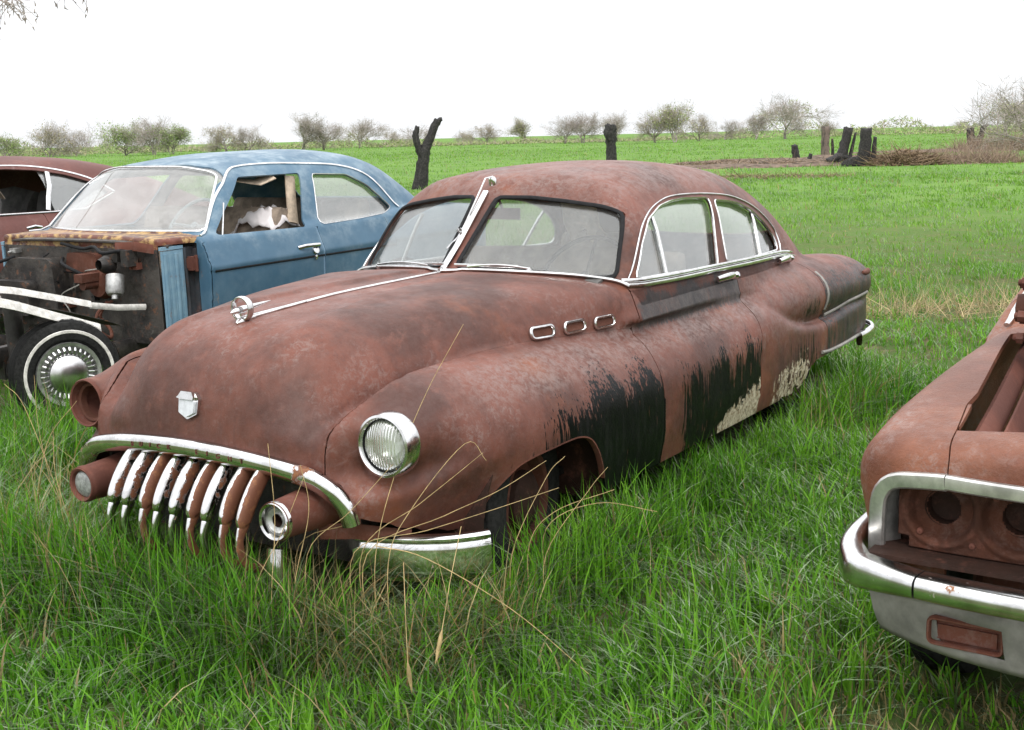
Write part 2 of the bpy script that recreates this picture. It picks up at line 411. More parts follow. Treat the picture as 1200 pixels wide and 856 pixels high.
# ---------------------------------------------------------------- materials
class NT:
    def __init__(s, name):
        s.m = bpy.data.materials.new(name); s.m.use_nodes = True; s.t = s.m.node_tree; s.b = s.t.nodes['Principled BSDF']; s.out = s.t.nodes['Material Output']
        s.co = s.t.nodes.new('ShaderNodeTexCoord').outputs['Object']
    def n(s, typ, **kw):
        x = s.t.nodes.new('ShaderNode'+typ)
        for k, v in kw.items():
            if k.startswith('_'): setattr(x, k[1:], v); continue
            i = x.inputs[int(k[1:]) if k[0] == 'i' and k[1:].isdigit() else k]
            if hasattr(v, 'is_output') or isinstance(v, bpy.types.NodeSocket): s.t.links.new(v, i)
            else: i.default_value = v
        return x
    def noise(s, scale, detail=4, rough=.55, vec=None, dist=0.0):
        return s.n('TexNoise', Vector=vec or s.co, Scale=scale, Detail=detail, Roughness=rough, Distortion=dist).outputs[0]
    def math(s, op, a, b=0.0, c=None, clamp=False):
        x = s.n('Math', _operation=op, _use_clamp=clamp, i0=a, i1=b)
        if c is not None:
            if isinstance(c, bpy.types.NodeSocket): s.t.links.new(c, x.inputs[2])
            else: x.inputs[2].default_value = c
        return x.outputs[0]
    def ramp(s, fac, lo, hi, a=0.0, b=1.0): return s.n('MapRange', _interpolation_type='SMOOTHSTEP', i0=fac, i1=lo, i2=hi, i3=a, i4=b).outputs[0]
    def mix(s, fac, a, b):
        x = s.n('MixRGB', i0=fac); 
        for k, v in ((1, a), (2, b)):
            if isinstance(v, bpy.types.NodeSocket): s.t.links.new(v, x.inputs[k])
            else: x.inputs[k].default_value = (*v, 1) if len(v) == 3 else v
        return x.outputs[0]
    def scale(s, v): return s.n('Mapping', Vector=s.co, Scale=v).outputs[0]
    def attr(s, k): return s.n('Attribute', _attribute_name=k).outputs['Fac']
    def acol(s, k): return s.n('Attribute', _attribute_name=k).outputs['Color']
    def set(s, **kw):
        for k, v in kw.items():
            k = k.replace('_', ' '); i = s.b.inputs[k]
            if isinstance(v, bpy.types.NodeSocket): s.t.links.new(v, i)
            elif isinstance(v, tuple) and len(v) == 3: i.default_value = (*v, 1)
            else: i.default_value = v
        return s
    def bump(s, h, strength=.3, dist=.01):
        s.t.links.new(s.n('Bump', Height=h, Strength=strength, Distance=dist).outputs[0], s.b.inputs['Normal']); return s

def flat(name, col, rough=.6, metal=0.0, var=.25, sc=20, bump=0.0):
    t = NT(name); f = t.noise(sc, 5, .65)
    lo = tuple(c*(1-var) for c in col); hi = tuple(min(1, c*(1+var)) for c in col)
    t.set(Base_Color=t.mix(t.ramp(f, .3, .7), lo, hi), Roughness=rough, Metallic=metal, Specular_IOR_Level=.5 if metal or rough < .5 else .2)
    if bump: t.bump(f, bump, .005)
    return t.m

def rust_base(t, red=(.180,.061,.040), dark=(.066,.027,.020), grey=(.265,.185,.165), greyamt=0.0):
    big = t.noise(2.2, 5, .6); mid = t.noise(11, 6, .7); fine = t.noise(70, 5, .75)
    c = t.mix(t.ramp(big, .35, .68), dark, red)
    c = t.mix(t.ramp(mid, .52, .75, 0, .55), c, (.205, .080, .056))
    c = t.mix(t.ramp(fine, .5, .8, 0, .5), c, (.085, .035, .028))
    lich = t.math('MULTIPLY', t.ramp(t.noise(34, 10, .8, dist=.5), .45, .62), t.ramp(t.noise(2.3, 5, .65), .42, .68))
    return c, lich, fine, mid

def make_patina():
    t = NT('rusted_paint')
    c, lich, fine, mid = rust_base(t)
    run = t.noise(1, 5, .65, vec=t.scale((26, 26, 1.8))); c = t.mix(t.ramp(run, .50, .70, 0, .45), c, (.075, .030, .024)); c = t.mix(t.ramp(t.noise(1.1, 4, .6), .50, .72, 0, .5), c, (.105, .045, .036)); c = t.mix(t.ramp(t.noise(1.7, 5, .65), .55, .74, 0, .75), c, (.225, .074, .036))
    g, b, cr = t.attr('mgrey'), t.attr('mblack'), t.attr('mcream')
    l2 = t.math('MULTIPLY', t.ramp(t.noise(30, 9, .8, dist=.4), .40, .60), g, clamp=True)
    la = t.math('MAXIMUM', t.math('MULTIPLY', lich, .85), l2, clamp=True)
    c = t.mix(t.math('MULTIPLY', la, .66), c, (.235, .180, .166))
    streak = t.noise(1, 5, .68, vec=t.scale((58, 58, 3.6)), dist=.12); strk2 = t.noise(1, 5, .7, vec=t.scale((150, 150, 14)))
    s = t.math('ADD', t.math('MULTIPLY', t.math('SUBTRACT', streak, .5), 1.9), t.math('MULTIPLY', t.math('SUBTRACT', strk2, .5), .9))
    lines = t.noise(1, 3, .6, vec=t.scale((95, 95, 1.5)), dist=.2)
    bm = t.ramp(t.math('ADD', t.math('ADD', t.math('ADD', b, s), t.math('MULTIPLY', t.math('SUBTRACT', mid, .5), .7)), t.math('MULTIPLY', t.math('SUBTRACT', lines, .5), 1.5)), .50, .60)
    blk = t.mix(t.ramp(t.noise(1, 6, .75, vec=t.scale((30, 30, 5))), .45, .72), (.0035, .0042, .0045), (.012, .012, .013)); blk = t.mix(t.ramp(fine, .62, .78, 0, .7), blk, (.09, .04, .028))
    bm = t.math('MULTIPLY', bm, t.ramp(b, .03, .2))
    c = t.mix(bm, c, blk)
    sl = t.attr('mslate'); sm = t.math('MULTIPLY', t.ramp(t.math('ADD', sl, t.math('MULTIPLY', s, .55)), .40, .70), t.ramp(sl, .03, .2))
    slc = t.mix(t.ramp(t.noise(1, 8, .75, vec=t.scale((16, 16, 8)), dist=.5), .38, .70), (.036, .036, .039), (.082, .073, .070))
    c = t.mix(t.math('MULTIPLY', sm, .9), c, slc)
    cm = t.math('MULTIPLY', t.ramp(t.math('ADD', cr, t.math('MULTIPLY', t.math('SUBTRACT', t.noise(19, 7, .74, vec=t.scale((1, 1, .7)), dist=1.1), .5), 4.2)), .45, .55), t.ramp(cr, .05, .25))
    c = t.mix(cm, c, t.mix(t.ramp(t.noise(45, 6, .75), .36, .62), (.24, .17, .10), (.66, .60, .47)))
    rough = t.math('SUBTRACT', t.ramp(t.noise(6, 5, .7), .3, .7, .42, .60), t.math('MULTIPLY', bm, .12))
    t.set(Base_Color=c, Roughness=rough, Specular_IOR_Level=t.math('SUBTRACT', .26, t.math('MULTIPLY', bm, .14)))
    t.bump(t.math('ADD', t.math('MULTIPLY', fine, .9), t.math('ADD', mid, t.math('MULTIPLY', bm, .25))), .38, .004)
    return t.m
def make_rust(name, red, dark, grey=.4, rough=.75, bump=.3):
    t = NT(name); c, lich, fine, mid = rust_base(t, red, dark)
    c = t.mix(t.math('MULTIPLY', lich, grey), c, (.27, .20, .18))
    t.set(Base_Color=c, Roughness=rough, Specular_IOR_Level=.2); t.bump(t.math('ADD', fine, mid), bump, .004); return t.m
def make_chrome(name, rust=.15, attr=None, rough=.10):
    t = NT(name); n1 = t.noise(24, 7, .7); n2 = t.noise(5, 3, .5)
    k = t.math('ADD', n1, t.math('MULTIPLY', t.math('SUBTRACT', n2, .5), .5))
    if attr: k = t.math('ADD', k, t.attr(attr))
    f = t.ramp(k, .80-rust, .86-rust)
    pit = t.noise(160, 3, .6)
    c = t.mix(f, t.mix(t.ramp(t.noise(13, 6, .7), .35, .7), (.74, .74, .745), (.50, .49, .48)), t.mix(t.ramp(n1, .5, .75), (.14, .05, .025), (.30, .13, .05)))
    c = t.mix(t.ramp(pit, .66, .74, 0, .6), c, (.25, .16, .10))
    t.set(Base_Color=c, Metallic=t.math('SUBTRACT', 1.0, f), Roughness=t.math('ADD', rough, t.math('MULTIPLY', f, .6)))
    t.bump(t.math('ADD', t.noise(7, 2, .5), t.math('MULTIPLY', f, .4)), .06, .01); return t.m
def make_glass(name, dust=.12, tint=(.88, .9, .89), gl=1.0, dcol=(.70, .69, .67), sc=3.0, refl=.06):
    t = NT(name); t.t.nodes.remove(t.b)
    tr = t.n('BsdfTransparent', Color=(*tint, 1)); gs = t.n('BsdfGlossy', Color=(gl, gl, gl, 1), Roughness=.03); df = t.n('BsdfDiffuse', Color=(*dcol, 1))
    lw = t.n('LayerWeight', Blend=.5).outputs['Facing']
    fac = t.math('ADD', refl, t.math('MULTIPLY', t.math('POWER', lw, 4.2), .80), clamp=True)
    a = t.n('MixShader', i0=fac, i1=tr.outputs[0], i2=gs.outputs[0])
    d = t.math('MULTIPLY', t.ramp(t.math('ADD', t.noise(sc, 6, .65, dist=.8), t.math('MULTIPLY', t.math('SUBTRACT', t.noise(60, 4, .7), .5), .25)), .30, .75, .35, 1.6), dust, clamp=True)
    b = t.n('MixShader', i0=d, i1=a.outputs[0], i2=df.outputs[0])
    t.t.links.new(b.outputs[0], t.out.inputs[0]); return t.m

def make_grime():
    t = NT('greasy_firewall_metal'); a = t.noise(4, 7, .72); b = t.noise(19, 6, .7); c = t.noise(60, 4, .7)
    k = t.mix(t.ramp(a, .42, .62), (.016, .014, .013), (.055, .048, .042)); k = t.mix(t.ramp(b, .56, .68, 0, .85), k, (.13, .058, .030)); k = t.mix(t.ramp(t.noise(7, 7, .75), .60, .70, 0, .6), k, (.15, .14, .125)); k = t.mix(t.ramp(c, .6, .75, 0, .5), k, (.02, .017, .015))
    t.set(Base_Color=k, Roughness=t.ramp(b, .3, .7, .35, .8)); t.bump(t.math('ADD', a, b), .5, .01); return t.m
M_PAT = make_patina()
M_RUST = make_rust('dark_rust', (.13, .048, .03), (.06, .026, .018), .2)
M_RUSTB = make_rust('brown_rust', (.17, .062, .042), (.09, .035, .026), .3)
M_CHROME = make_chrome('worn_chrome', .12)
M_CHROMER = make_chrome('rusty_chrome', .0, 'rust')
M_BRIGHT = make_chrome('bright_trim', .07, rough=.18)
M_GLASS = make_glass('dusty_windshield_glass', .045, refl=.06)
M_SIDE = make_glass('side_window_glass', .045, refl=.12)
M_BGLASS = make_glass('hazy_windshield_glass', .20, dcol=(.60, .58, .57))
M_RUBBER = flat('black_rubber', (.010, .010, .011), .7, var=.4, sc=50, bump=.1)
M_TYRE = flat('tyre_rubber', (.016, .016, .0155), .85, var=.5, sc=60, bump=.15)
M_DARK = flat('dark_interior', (.018, .016, .015), .85, var=.5)
M_CLOTH = flat('worn_seat_cloth', (.27, .215, .17), .95, var=.4, sc=9, bump=.2)
M_GREYCLOTH = flat('grey_seat_vinyl', (.10, .095, .09), .7, var=.4, sc=9, bump=.1)
M_TAN = flat('torn_headliner', (.52, .42, .32), .95, var=.3, sc=14, bump=.2)
M_WHITE = flat('chipped_white_paint', (.62, .60, .56), .5, var=.25, sc=25)
M_GREY = flat('weathered_grey_paint', (.235, .225, .205), .55, var=.3, sc=7)
M_LENSG = flat('milky_emblem_glass', (.55, .57, .60), .12, var=.12, sc=40)
M_GRIME = make_grime()
M_DULL = flat('dusty_lamp_glass', (.24, .25, .24), .25, var=.35, sc=60)
M_ALU = flat('dull_aluminium', (.42, .42, .41), .4, .7, var=.3, sc=30)
def make_blue():
    t = NT('faded_blue_paint'); big = t.noise(2.4, 5, .6); mid = t.noise(14, 6, .7)
    c = t.mix(t.ramp(big, .35, .7), (.044, .105, .165), (.066, .138, .205))
    c = t.mix(t.math('MULTIPLY', t.attr('mchalk'), t.ramp(t.noise(5, 7, .7), .40, .72)), c, (.27, .34, .38))
    c = t.mix(t.ramp(mid, .62, .8, 0, .35), c, (.14, .20, .25))
    r, lich, fine, m2 = rust_base(t)
    c = t.mix(t.math('MULTIPLY', t.ramp(t.math('ADD', t.attr('mrust'), t.math('SUBTRACT', t.noise(9, 7, .7), .5)), .42, .58), 1.0), c, t.mix(t.ramp(mid, .45, .6), r, (.42, .27, .11)))
    t.set(Base_Color=c, Roughness=t.ramp(mid, .3, .8, .34, .55), Specular_IOR_Level=.32); t.bump(t.noise(60, 4, .7), .05, .003); return t.m
M_BLUE = make_blue()
# ---------------------------------------------------------------- the rusty sedan
def refine(f, P, it=3):
    """move points onto the surface of f"""
    P = np.array(P, float); g2 = lambda x, y, z: f(x, np.abs(y), z)
    for _ in range(it):
        v = g2(P[:, 0], P[:, 1], P[:, 2]); G = grad(g2, P); P = P - (v/np.maximum((G*G).sum(1), .05))[:, None]*G
    G = grad(g2, P); return P, G/np.maximum(np.linalg.norm(G, axis=1, keepdims=True), 1e-9)
def side_pt(f, xz, sgn=-1, off=0.0):
    """points of the body side at given (x, z), found from outside inwards"""
    xz = np.asarray(xz, float); ys = np.linspace(1.15, .3, 400)
    F = f(xz[:, :1], ys[None], xz[:, 1:2]); i = np.argmax(F < 0, 1); i = np.maximum(i, 1); r = np.arange(len(xz))
    a, b = F[r, i-1], F[r, i]; y = ys[i-1] + (ys[i]-ys[i-1])*a/(a-b)
    P, N = refine(f, np.stack([xz[:, 0], sgn*y, xz[:, 1]], 1), 1)
    return P + N*off, N
def front_pt(f, yz, off=0.0):
    yz = np.asarray(yz, float); xs = np.linspace(-.1, 2.6, 1400)
    F = f(xs[None], np.abs(yz[:, :1]), yz[:, 1:2]); i = np.maximum(np.argmax(F < 0, 1), 1); r = np.arange(len(yz))
    a, b = F[r, i-1], F[r, i]; x = xs[i-1] + (xs[i]-xs[i-1])*a/(a-b)
    P, N = refine(f, np.stack([x, yz[:, 0], yz[:, 1]], 1), 1)
    return P + N*off, N

def resample(P, step, closed=False):
    P = np.asarray(P, float); Q = np.vstack([P, P[:1]]) if closed else P
    L = np.concatenate([[0], np.cumsum(np.linalg.norm(np.diff(Q, axis=0), axis=1))]); n = max(3, int(L[-1]/step))
    t = np.linspace(0, L[-1], n+1); t = t[:-1] if closed else t
    return np.stack([np.interp(t, L, Q[:, k]) for k in range(Q.shape[1])], 1)

def wheel(parent, c, r=.345, w=.19, rr=.205, steer=0.0, white=False, cap=M_CHROME, lean=0.0, side=-1):
    """tyre with tread blocks, rim dish and hub cap; the outer face looks towards y*side"""
    ax = np.array([math.sin(steer)*-side, side*math.cos(steer), lean]); ax /= np.linalg.norm(ax)
    h = w/2
    t = MB(); t.lathe([(-h*.7, rr), (-h*.95, rr+.02), (-h, (r+rr)/2), (-h*.93, r-.035), (-h*.75, r-.008), (-h*.3, r), (h*.3, r), (h*.75, r-.008), (h*.93, r-.035), (h, (r+rr)/2), (h*.95, rr+.02), (h*.7, rr)], c, ax, 48)
    for k in (-.5, -.18, .18, .5): t.lathe([(h*k-.006, r+.004), (h*k+.006, r+.004)], c, ax, 48)
    ty = t.build('tyre', M_TYRE, parent)
    if white:
        wl = MB(); wl.lathe([(h*.985, rr+.052), (h*1.02, rr+.055), (h*1.02, rr+.068), (h*.985, rr+.071)], c, ax, 48); wl.build('whitewall', M_WHITE, ty)
    m = MB(); m.lathe([(h*.70, rr+.004), (h*.93, rr), (h*.85, rr-.02), (h*.35, rr-.035), (h*.3, rr*.62), (h*.55, rr*.5), (h*.55, 0.001)], c, ax, 40)
    m.lathe([(-h*.7, rr), (-h*.2, rr-.03), (-h*.2, 0.001)], c, ax, 32)
    rim = m.build('rim', M_ALU if white else M_RUST, parent)
    if cap is not None:
        k = MB(); k.lathe([(h*.50, rr*.60), (h*.80, rr*.585), (h*1.02, rr*.44), (h*1.13, rr*.22), (h*1.15, .001)], c, ax, 32)
        if white:
            u = np.cross(ax, [0, 0, 1]); u /= np.linalg.norm(u); v = np.cross(ax, u)
            for q in range(30):
                an = q*2*math.pi/30; d = u*math.cos(an)+v*math.sin(an)
                k.sweep([np.array(c)+ax*h*.72+d*rr*.62, np.array(c)+ax*h*.9+d*rr*.76, np.array(c)+ax*h*.70+d*rr*.92], np.cross(ax, d), .006, .004, 6)
        k.build('hub_cap', cap, rim)
    return ty

SWF = [(2.017,1.132),(2.16,1.27),(2.32,1.372),(2.50,1.425),(2.64,1.441),(2.80,1.446),(3.075,1.434),(2.895,1.106)]
SWR = [(3.010,1.107),(3.125,1.420),(3.28,1.408),(3.42,1.39),(3.60,1.343),(3.75,1.268),(3.845,1.19),(3.862,1.13),(3.84,1.100)]
WSL = [(.036,1.192),(.062,1.490),(.22,1.487),(.37,1.470),(.54,1.445),(.645,1.418),(.662,1.36),(.706,1.145),(.66,1.138),(.36,1.166)]
RWD = [(-.48,1.16),(-.44,1.36),(-.25,1.41),(.25,1.41),(.44,1.36),(.48,1.16),(.25,1.13),(-.25,1.13)]
def rp(P, r=.03): return round_poly(P, r, 5)
def build_sedan():
    root = empty('rusted_sedan', label='rust brown old four door sedan with chrome grille teeth and split windshield', cat='car')
    f = sedan; ab = np.abs
    V, Q, N = isosurface(f, (-.1, -1.1, .3), (5.4, 1.1, 1.75), .02)
    M = (V, tris(Q), N)
    M = clip(M, lambda x, y, z: z - Z_b(x) - .012)
    # openings: grille mouth, fender bottom, wheel arches, windows
    zbar = cur((0,.724),(.11,.722),(.30,.708),(.44,.688),(.54,.664),(.61,.630),(.645,.580),(.662,.534),(.668,.40),(1.2,.2))
    M = clip(M, lambda x, y, z: np.maximum(np.maximum(z - zbar(ab(y)), ab(y) - .666), x - .42))
    zfb = cur((-.2,.53),(.16,.524),(.22,.497),(.325,.455),(.475,.412),(.61,.388),(.7,.30),(6,.2))
    M = clip(M, lambda x, y, z: np.maximum(z - zfb(x) - .004*np.sin(x*60), .5 - ab(y)))
    M = clip(M, lambda x, y, z: np.maximum(x - .5, np.maximum(ab(y) - .60, z - .60)))
    arch = smooth_closed([(.585,.20),(.592,.40),(.602,.489),(.634,.533),(.690,.574),(.750,.603),(.844,.617),(.952,.623),(1.039,.627),(1.131,.625),(1.215,.600),(1.268,.550),(1.305,.49),(1.345,.41),(1.39,.30),(1.40,.20)], 4)
    M = clip(M, lambda x, y, z: np.maximum(poly_sd(x, z, arch), .6 - ab(y)))
    rag = lambda x, y, z: z - Z_b(x) - .05*sstep(3.15, 3.5, x)*sstep(3.9, 3.7, x)*(.5+.5*np.sin(x*34+np.sin(x*91)*1.2))
    M = clip(M, rag)
    F_, R_, WL, RW = rp(SWF), rp(SWR), rp(WSL, .022), rp(RWD, .06)
    sideo = lambda P, o=0: (lambda x, y, z: np.maximum(poly_sd(x, z, P) + o, .5 - ab(y)))
    hole = (lambda x, y, z: -sideo(F_)(x, y, z)), (lambda x, y, z: -sideo(R_)(x, y, z))
    glassbase = M
    M = clip(M, sideo(F_)); M = clip(M, sideo(R_))
    wsd = lambda x, y, z: np.maximum.reduce([poly_sd(ab(y), z, WL), x - (wind_x(ab(y), z) + .10), wind_x(ab(y), z) - .05 - x])
    M = clip(M, wsd)
    rwd = lambda x, y, z: np.maximum(poly_sd(y, z, RW), 3.5 - x)
    M = clip(M, rwd)
    # far headlight hole
    M = clip(M, lambda x, y, z: np.maximum(np.sqrt((ab(y)-.749)**2 + (z-.77)**2) - .088, x - .30))
    # panel boundaries
    zs = cur((-.2,.92),(.1,.93),(.3,.943),(.52,.955),(.69,.963),(1.2,.945),(1.6,.93),(2.0,.918)); ysz = cur((.3,.56),(.75,.569),(.82,.575),(.86,.593),(.9,.62),(.94,.645),(1.4,.645)); slp = cur((0,1.0),(.8,.9),(1.4,.25),(2,.0))
    hoodf = lambda x, y, z: np.maximum(z - zs(x) - slp(x)*(ab(y)-.65), (ysz(z) - ab(y))*1.0 - np.maximum(z-.93, 0)*3)
    xd = cur((.2,1.868),(.5,1.870),(.77,1.880),(.92,1.932),(1.1,1.958),(1.3,1.97))
    cowl = lambda x, y, z: wind_x(ab(y), np.maximum(z, 1.105)) - .014 - x       # > 0 in front of the glass foot
    xb = lambda z: 2.985 + .20*np.maximum(z-.62, 0)
    g = .0028
    inter = lambda *fs: (lambda x, y, z: np.minimum.reduce([q(x, y, z) for q in fs]))
    front = lambda x, y, z: xd(z) - g - x
    hoodr = inter(front, cowl, lambda x, y, z: hoodf(x, y, z) - .0004 - .0022*sstep(.75, .2, x), lambda x, y, z: 1.24 - z)
    fend = inter(front, lambda x, y, z: -hoodf(x, y, z) - .0004 - .0022*sstep(.75, .2, x))
    belt = lambda x, y, z: 1.088 - z
    dF = inter(lambda x, y, z: x - xd(z) - g, lambda x, y, z: xb(z) - g - x, belt, lambda x, y, z: ab(y)-.5)
    dR = inter(lambda x, y, z: x - xb(z) - g, lambda x, y, z: 4.035 + .25*np.maximum(z-.85, 0) - g - x, belt, lambda x, y, z: ab(y)-.5)
    sgn = lambda s: (lambda x, y, z: s*y)
    body = (lambda x, y, z: np.maximum.reduce([np.minimum(-(belt(x, y, z)), np.maximum(x - xd(z) - g, -cowl(x, y, z))), x - 4.035 - .25*np.maximum(z-.85, 0) - g, np.minimum(x - xd(z) - g, .5 - ab(y)), np.minimum(-cowl(x, y, z), z - 1.02)]))
    def attr(V):
        x, y, z = V.T; a = ab(y); S = lambda p, q, v: sstep(p, q, v)
        sd = S(.70, .78, a)
        nz = .03*np.sin(x*17)+.02*np.sin(x*41+1)
        top = cur((.4,.60),(.7,.66),(.85,.735),(1.07,.785),(1.4,.825),(1.87,.80))(x)
        bF = 1.04*(1-S(top-.19, top+.10, z+nz))*S(.40, 1.22, x)*(x < 1.876)
        bF = bF*(.62+.38*S(.8, 1.35, x))
        bD = .98*(1-S(.54, .86, z+nz*1.5))*S(1.96, 2.22, x)*(1-S(2.965, 2.995, x-.2*np.maximum(z-.62, 0)))
        bR = .52*S(3.1, 3.5, x)*(1-S(3.85, 4.0, x))*(1-S(.50, .78, z))
        bB = .50*S(3.55, 3.8, x)*(1-S(3.98, 4.03, x))*(1-S(.78, .92, z))*S(.70, .74, z)
        bQ = (.70-.20*S(.84, .93, z))*(x > 4.036)*(1-S(.93, .985, z))
        mb = sd*np.maximum.reduce([bF, bD, bR, bB, bQ*.9])
        lo = 1-S(0, .10, z - (.33 + .155*(x-2.42)/.62)); mc = sd*np.maximum(.9*lo*S(2.38, 2.55, x)*(1-S(2.97, 3.0, x)), .62*S(3.10, 3.32, x)*(1-S(3.66, 3.8, x))*(1-S(.42, .60, z-.10*(x-3.3))))
        ms = (a > .6)*S(1.93, 1.97, x)*(1-S(2.985, 2.995, x-.2*np.maximum(z-.62, 0)))*S(.86, .94, z)*(1-S(1.03, 1.11, z+nz*.6))*.74
        ms = np.maximum(ms, .55*sd*(x > 4.036)*(1-S(.90, .98, z)))
        mg = np.maximum.reduce([.85*S(.78, .86, z)*(1-S(.93, .97, z))*S(.65, .8, a)*S(.4, .8, x)*(1-S(3.1, 3.3, x)), .8*S(1.42, 1.56, z), .5*(x > 3.15)*(x < 4)*(z > .7)*(z < 1), np.full_like(x, .12)])
        return dict(mblack=mb, mcream=mc, mslate=ms, mgrey=mg)
    th = .009
    hood = sheet('hood', clip(M, hoodr), th, M_PAT, root, attr)
    for s in (-1, 1):
        fd = sheet('front_fender', clip(clip(M, fend), sgn(s)), th, M_PAT, root, attr)
        # rolled wheel-arch lip
        ar = np.array([p for p in arch if p[1] > .40])
        P, Nn = side_pt(f, resample(ar, .025), s); lip = MB(); lip.sweep(P - [0, s*.012, 0], [0, 1, 0], .014, .006, 6); lip.build('arch_lip', M_RUSTB, fd)
        d1 = sheet('front_door', clip(clip(M, dF), sgn(s)), th, M_PAT, root, attr); d2 = sheet('rear_door', clip(clip(M, dR), sgn(s)), th, M_PAT, root, attr)
        for d, P0 in ((d1, ((2.79,1.040),(3.02,1.037))), (d2, ((3.74,1.035),(3.98,1.026)))):
            h = MB(); pts = np.array([(P0[0][0]+(P0[1][0]-P0[0][0])*t, P0[0][1]+(P0[1][1]-P0[0][1])*t) for t in np.linspace(0, 1, 9)])
            P, Nn = side_pt(f, pts, s); off = .016+.028*np.sin(np.linspace(.25, math.pi-.1, 9)); h.sweep(P+Nn*off[:, None], [0, 0, 1], .014+.004*np.sin(np.linspace(0, 3.1, 9)), .010, 10)
            h.lathe([(-.02, .018), (.034, .017), (.04, .012), (.041, .001)], P[-1], Nn[-1], 14); h.lathe([(-.02, .013), (.025, .012)], P[1], Nn[1], 12)
            h.build('handle', M_CHROME, d)
    bd = sheet('body', clip(M, body), th, M_PAT, root, attr)
    # ---- glass
    def pane(base, fn, off, name, mat, parent=root):
        m = clip(base, fn); v, t, n = m; v = v - n*off; return sheet(name, (v, t, n), .004, mat, parent)
    for s in (-1, 1):
        ws = pane(glassbase, lambda x, y, z: np.minimum(-(wsd(x, y, z) - .012), s*y), .012, 'windshield', M_GLASS)
        # rubber gasket round each windshield half
        yz = resample(WL, .02, True); yz = yz[np.linalg.norm(np.diff(np.vstack([yz, yz[:1]]), axis=0), axis=1) > 1e-4]
        P, Nn = refine(f, np.stack([wind_x(yz[:, 0], yz[:, 1]), s*yz[:, 0], yz[:, 1]], 1)); P = P+Nn*.004
        gk = MB(); gk.sweep(P, np.cross(np.gradient(P, axis=0), Nn), .0105, .006, 8, closed=True); gk.build('gasket', M_RUBBER, ws)
        for nm, PP in (('front', F_), ('rear', R_)):
            o = (lambda PP: (lambda x, y, z: np.minimum(-(sideo(PP)(x, y, z) - .012), s*y)))(PP)
            wn = pane(glassbase, o, .022, 'side_window', M_SIDE)
            xz = resample(PP, .02, True); P, Nn = side_pt(f, xz, s, .001)
            fr = MB(); fr.sweep(P, [0, 0, 1], .007, .007, 6, closed=True) if False else fr.sweep(P, np.cross(np.gradient(P, axis=0), Nn), .006, .008, 6, closed=True); fr.build('window_frame', M_BRIGHT, wn)
            dv = ((2.395,1.385),(2.331,1.112)) if nm == 'front' else ((3.640,1.330),(3.537,1.104))
            pts = np.array(dv[0])[None]*(1-np.linspace(0, 1, 6)[:, None]) + np.array(dv[1])[None]*np.linspace(0, 1, 6)[:, None]
            P, Nn = side_pt(f, pts, s, -.010); v = MB(); v.sweep(P, [1, 0, 0], .011, .010, 8); v.build('divider_bar', M_BRIGHT, wn)
        # chrome belt strip: two stepped ribs
        xs = np.linspace(1.962, 4.15, 60); zt = cur((1.96,1.126),(2.4,1.113),(2.9,1.106),(3.87,1.083),(4.16,1.058))
        for dz, hw, o in ((0, .011, .007), (-.022, .010, .011)):
            P, Nn = side_pt(f, np.stack([xs, zt(xs)+dz], 1), s); b = MB(); tp = np.ones(60); tp[-3:] = (.9, .6, .2)
            b.sweep(P+Nn*(o-.004), [0, 0, 1], hw*tp, .008, 10, ex=.7); b.build('belt_trim', M_BRIGHT, root)
        # drip rail over the side windows
        dr = smooth_open([(1.990,1.135),(2.158,1.299),(2.319,1.388),(2.499,1.440),(2.715,1.463),(3.086,1.454),(3.434,1.418),(3.738,1.338),(3.905,1.235),(3.93,1.14),(3.90,1.09)], 6)
        P, Nn = side_pt(f, dr, s, .003); b = MB(); b.sweep(P, np.cross(np.gradient(P, axis=0), Nn), .005, .006, 8); b.build('drip_rail', M_BRIGHT, root)
        # windshield foot strip on the cowl
        ft = smooth_open([(1.613,.0,1.178),(1.70,.18,1.175),(1.78,.36,1.166),(1.875,.55,1.150),(1.945,.70,1.124),(1.968,.765,1.104)], 8)*[1, s, 1]
        P, Nn = refine(f, ft); b = MB(); b.sweep(P+Nn*.006, [1, 0, -.35], .018, .009, 10, ex=.8); b.build('windshield_trim', M_BRIGHT, root)
        # wiper
        w0, w1 = ((1.79, s*.36, 1.168), (1.66, s*.12, 1.180)) if s < 0 else ((1.875, s*.56, 1.147), (1.66, s*.10, 1.180))
        P, Nn = refine(f, [w0]); wp = MB(); p0 = P[0]; wp.lathe([(-.01, .016), (.018, .014), (.024, .009), (.025, .001)], p0, (-.5, 0, 1), 12)
        L = np.array([np.array(w0)+(np.array(w1)-np.array(w0))*t + [-.012, 0, .020+.012*math.sin(3.1*t)] for t in np.linspace(0, 1, 7)])
        wp.sweep(L, [1, 0, 0], np.linspace(.008, .004, 7), .005, 6)
        B0 = np.array([np.array(w0)+(np.array(w1)-np.array(w0))*t*1.25 + [.006, 0, .026] for t in np.linspace(.15, 1, 6)]); wp.sweep(B0, [0, 0, 1], .008, .004, 6)
        wp.build('wiper', M_CHROME, root)
    pane(glassbase, lambda x, y, z: -(rwd(x, y, z) - .012), .012, 'rear_window', M_SIDE)
    P = refine(f, [(1.632, 0, 1.18), (1.75, 0, 1.29), (1.9, 0, 1.42), (2.01, 0, 1.508)])[0]
    b = MB(); b.sweep(P + np.array([-.008, 0, .004]), [0, 1, 0], .017, .010, 10, ex=.8); b.build('centre_bar', M_BRIGHT, root)
    an = MB(); k = refine(f, [(2.06, 0, 1.555)])[0][0]; an.lathe([(-.012, .022), (.012, .021), (.026, .016), (.031, .001)], k, (-.35, 0, 1), 14); top = k+[-.02, 0, .03]
